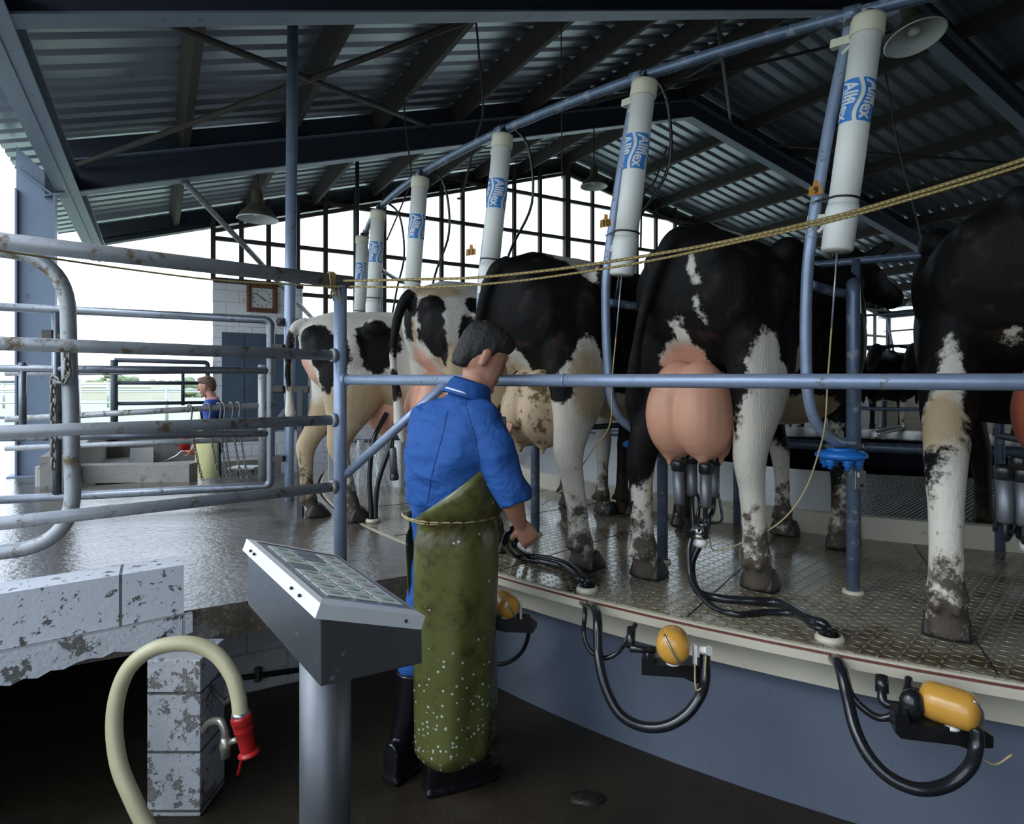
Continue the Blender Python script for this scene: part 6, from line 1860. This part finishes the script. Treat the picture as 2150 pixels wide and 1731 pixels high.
    mb.loft([(b+V((0,0,.70)), R*.18, F*.13), (b+V((0,0,.98)), R*.17, F*.13), (b+V((0,0,1.2)), R*.20, F*.14), (b+V((0,0,1.32)), R*.17, F*.11), (b+V((0,0,1.38)), R*.09, F*.08)], 24)
    mb.limb([(shL, .078), (shL.lerp(elL, .8), .070)]); mb.limb([(shR, .078), (shR.lerp(elR, .8), .068)])
    for s in (-1, 1): mb.limb([(b+R*s*.09+V((0,0,.72)), .10), (b+R*s*.10+V((0,0,.36)), .08)])
    put_mesh(remeshed(mb, .014, 3, .5), 'shirt', M['shirt_far'], t)
    mb = MB(); M['pink_shirt'] = plain('pink_striped_collar', (.50, .24, .26), .8, 0, .1, 40)
    Rg = []
    for q in range(17):
        a = radians(20+320*q/16); d_ = F*cos(a)+R*sin(a); c_ = nb+V((0,0,-.03))
        Rg += [c_+d_*.062, c_+d_*.066+V((0,0,.045)), c_+d_*.085+V((0,0,.0))]
    mb.add(Rg, [(i*3+j, i*3+j+1, i*3+j+4, i*3+j+3) for i in range(16) for j in range(2)], True)
    mb.build('collar', M['pink_shirt'], t, fix=False)
    # apron
    vs = []; fs = []; NP, NS = 30, 22
    for i in range(NP+1):
        a = radians(-115+230*i/NP)
        front = max(0, 1-abs(a/radians(70))**2)
        top = .88+.36*min(1, front*1.5)
        for j in range(NS+1):
            z = .12+(top-.12)*j/NS
            fl = .05*(1-j/NS)
            d_ = F*cos(a)+R*sin(a)
            r_ = 1/math.sqrt((cos(a)/(.165+fl))**2+(sin(a)/(.20+fl))**2)+.008*math.sin(a*4+z*3)
            if z > .95: r_ = 1/math.sqrt((cos(a)/.165)**2+(sin(a)/.215)**2)
            vs.append(b+d_*r_+V((0,0,z)))
    for i in range(NP):
        for j in range(NS): fs.append((i*(NS+1)+j, (i+1)*(NS+1)+j, (i+1)*(NS+1)+j+1, i*(NS+1)+j+1))
    mb = MB(); mb.add(vs, fs, True); ap = mb.build('apron', M['apron_yellow'], t, fix=False)
    so = ap.modifiers.new('t', 'SOLIDIFY'); so.thickness = .004; so.offset = 1
    for s in (-1, 1):
        an = b+R*s*.11+V((0,0,0)); mb = MB()
        mb.loft([(an+V((0,0,.10)), F*.06, R*.05), (an+V((0,0,.36)), F*.07, R*.065)], 18)
        mb.loft([(an-F*.09+V((0,0,.05)), R*.035, V((0,0,.05))), (an+V((0,0,.055)), R*.048, V((0,0,.055))), (an+F*.12+V((0,0,.045)), R*.05, V((0,0,.045))), (an+F*.19+V((0,0,.035)), R*.03, V((0,0,.03)))], 16)
        put_mesh(remeshed(mb, .012, 2, .5), 'boot', M['lead_white'], t)
    w = thing('spray_wand', haR+V((-.1, 0, -.1)), 'thin spray wand with red grip held by the far worker', 'wand')
    mb = MB(); p = haR+(haR-elR).normalized()*.06; mb.tube([p, p+V((-.10, -.03, .02)), p+V((-.16, -.05, -.04)), p+V((-.34, -.10, -.14))], .009, 8); mb.build('lance', M['steel'], w)
    mb = MB(); mb.tube([p+V((.05, 0, -.01)), p+V((-.06, -.02, .015))], .017, 10); mb.build('grip', M['red_paint'], w)
    mb = MB(); mb.lathe([(.014, 0), (.018, .03), (.010, .05)], p+V((-.33, -.10, -.135)), V((-.85, -.2, -.3)), 12); mb.build('tip', M['black'], w)
person_far()
# ================================================================== camera, daylight
cam = bpy.data.cameras.new('camera'); co_ = bpy.data.objects.new('camera', cam); COL.objects.link(co_)
co_.location = (0, 0, CAMZ); co_.rotation_euler = (pi/2, 0, 0)
cam.sensor_width = 36; cam.sensor_fit = 'HORIZONTAL'; cam.lens = 36*FX/2150
cam.shift_y = (HY-1731/2)/2150
cam.clip_start = .02; cam.clip_end = 500
S.camera = co_

w = bpy.data.worlds.new('overcast_sky'); S.world = w; w.use_nodes = True
nt = w.node_tree; bg = nt.nodes['Background']
tc = nt.nodes.new('ShaderNodeTexCoord'); sp = nt.nodes.new('ShaderNodeSeparateXYZ'); nt.links.new(tc.outputs['Generated'], sp.inputs[0])
cr = nt.nodes.new('ShaderNodeValToRGB'); nt.links.new(sp.outputs[2], cr.inputs[0])
cr.color_ramp.elements[0].position = .0; cr.color_ramp.elements[0].color = (.80, .90, 1.0, 1)
cr.color_ramp.elements[1].position = .7; cr.color_ramp.elements[1].color = (.62, .78, 1.0, 1)
nt.links.new(cr.outputs[0], bg.inputs[0]); bg.inputs[1].default_value = 3.4
sun = bpy.data.lights.new('hazy_sun', 'SUN'); sun.energy = 1.2; sun.angle = radians(25); sun.color = (1, .98, .94)
so_ = bpy.data.objects.new('hazy_sun', sun); COL.objects.link(so_)
so_.rotation_euler = (V((.62, .35, -.55))).to_track_quat('-Z', 'Y').to_euler()

S.view_settings.view_transform = 'Standard'; S.view_settings.look = 'None'
S.view_settings.gamma = 1.0; S.view_settings.use_curve_mapping = False
S.view_settings.exposure = 0.0
for q in list(bpy.data.objects):
    if q.type == 'MESH':
        for m_ in q.data.materials: pass
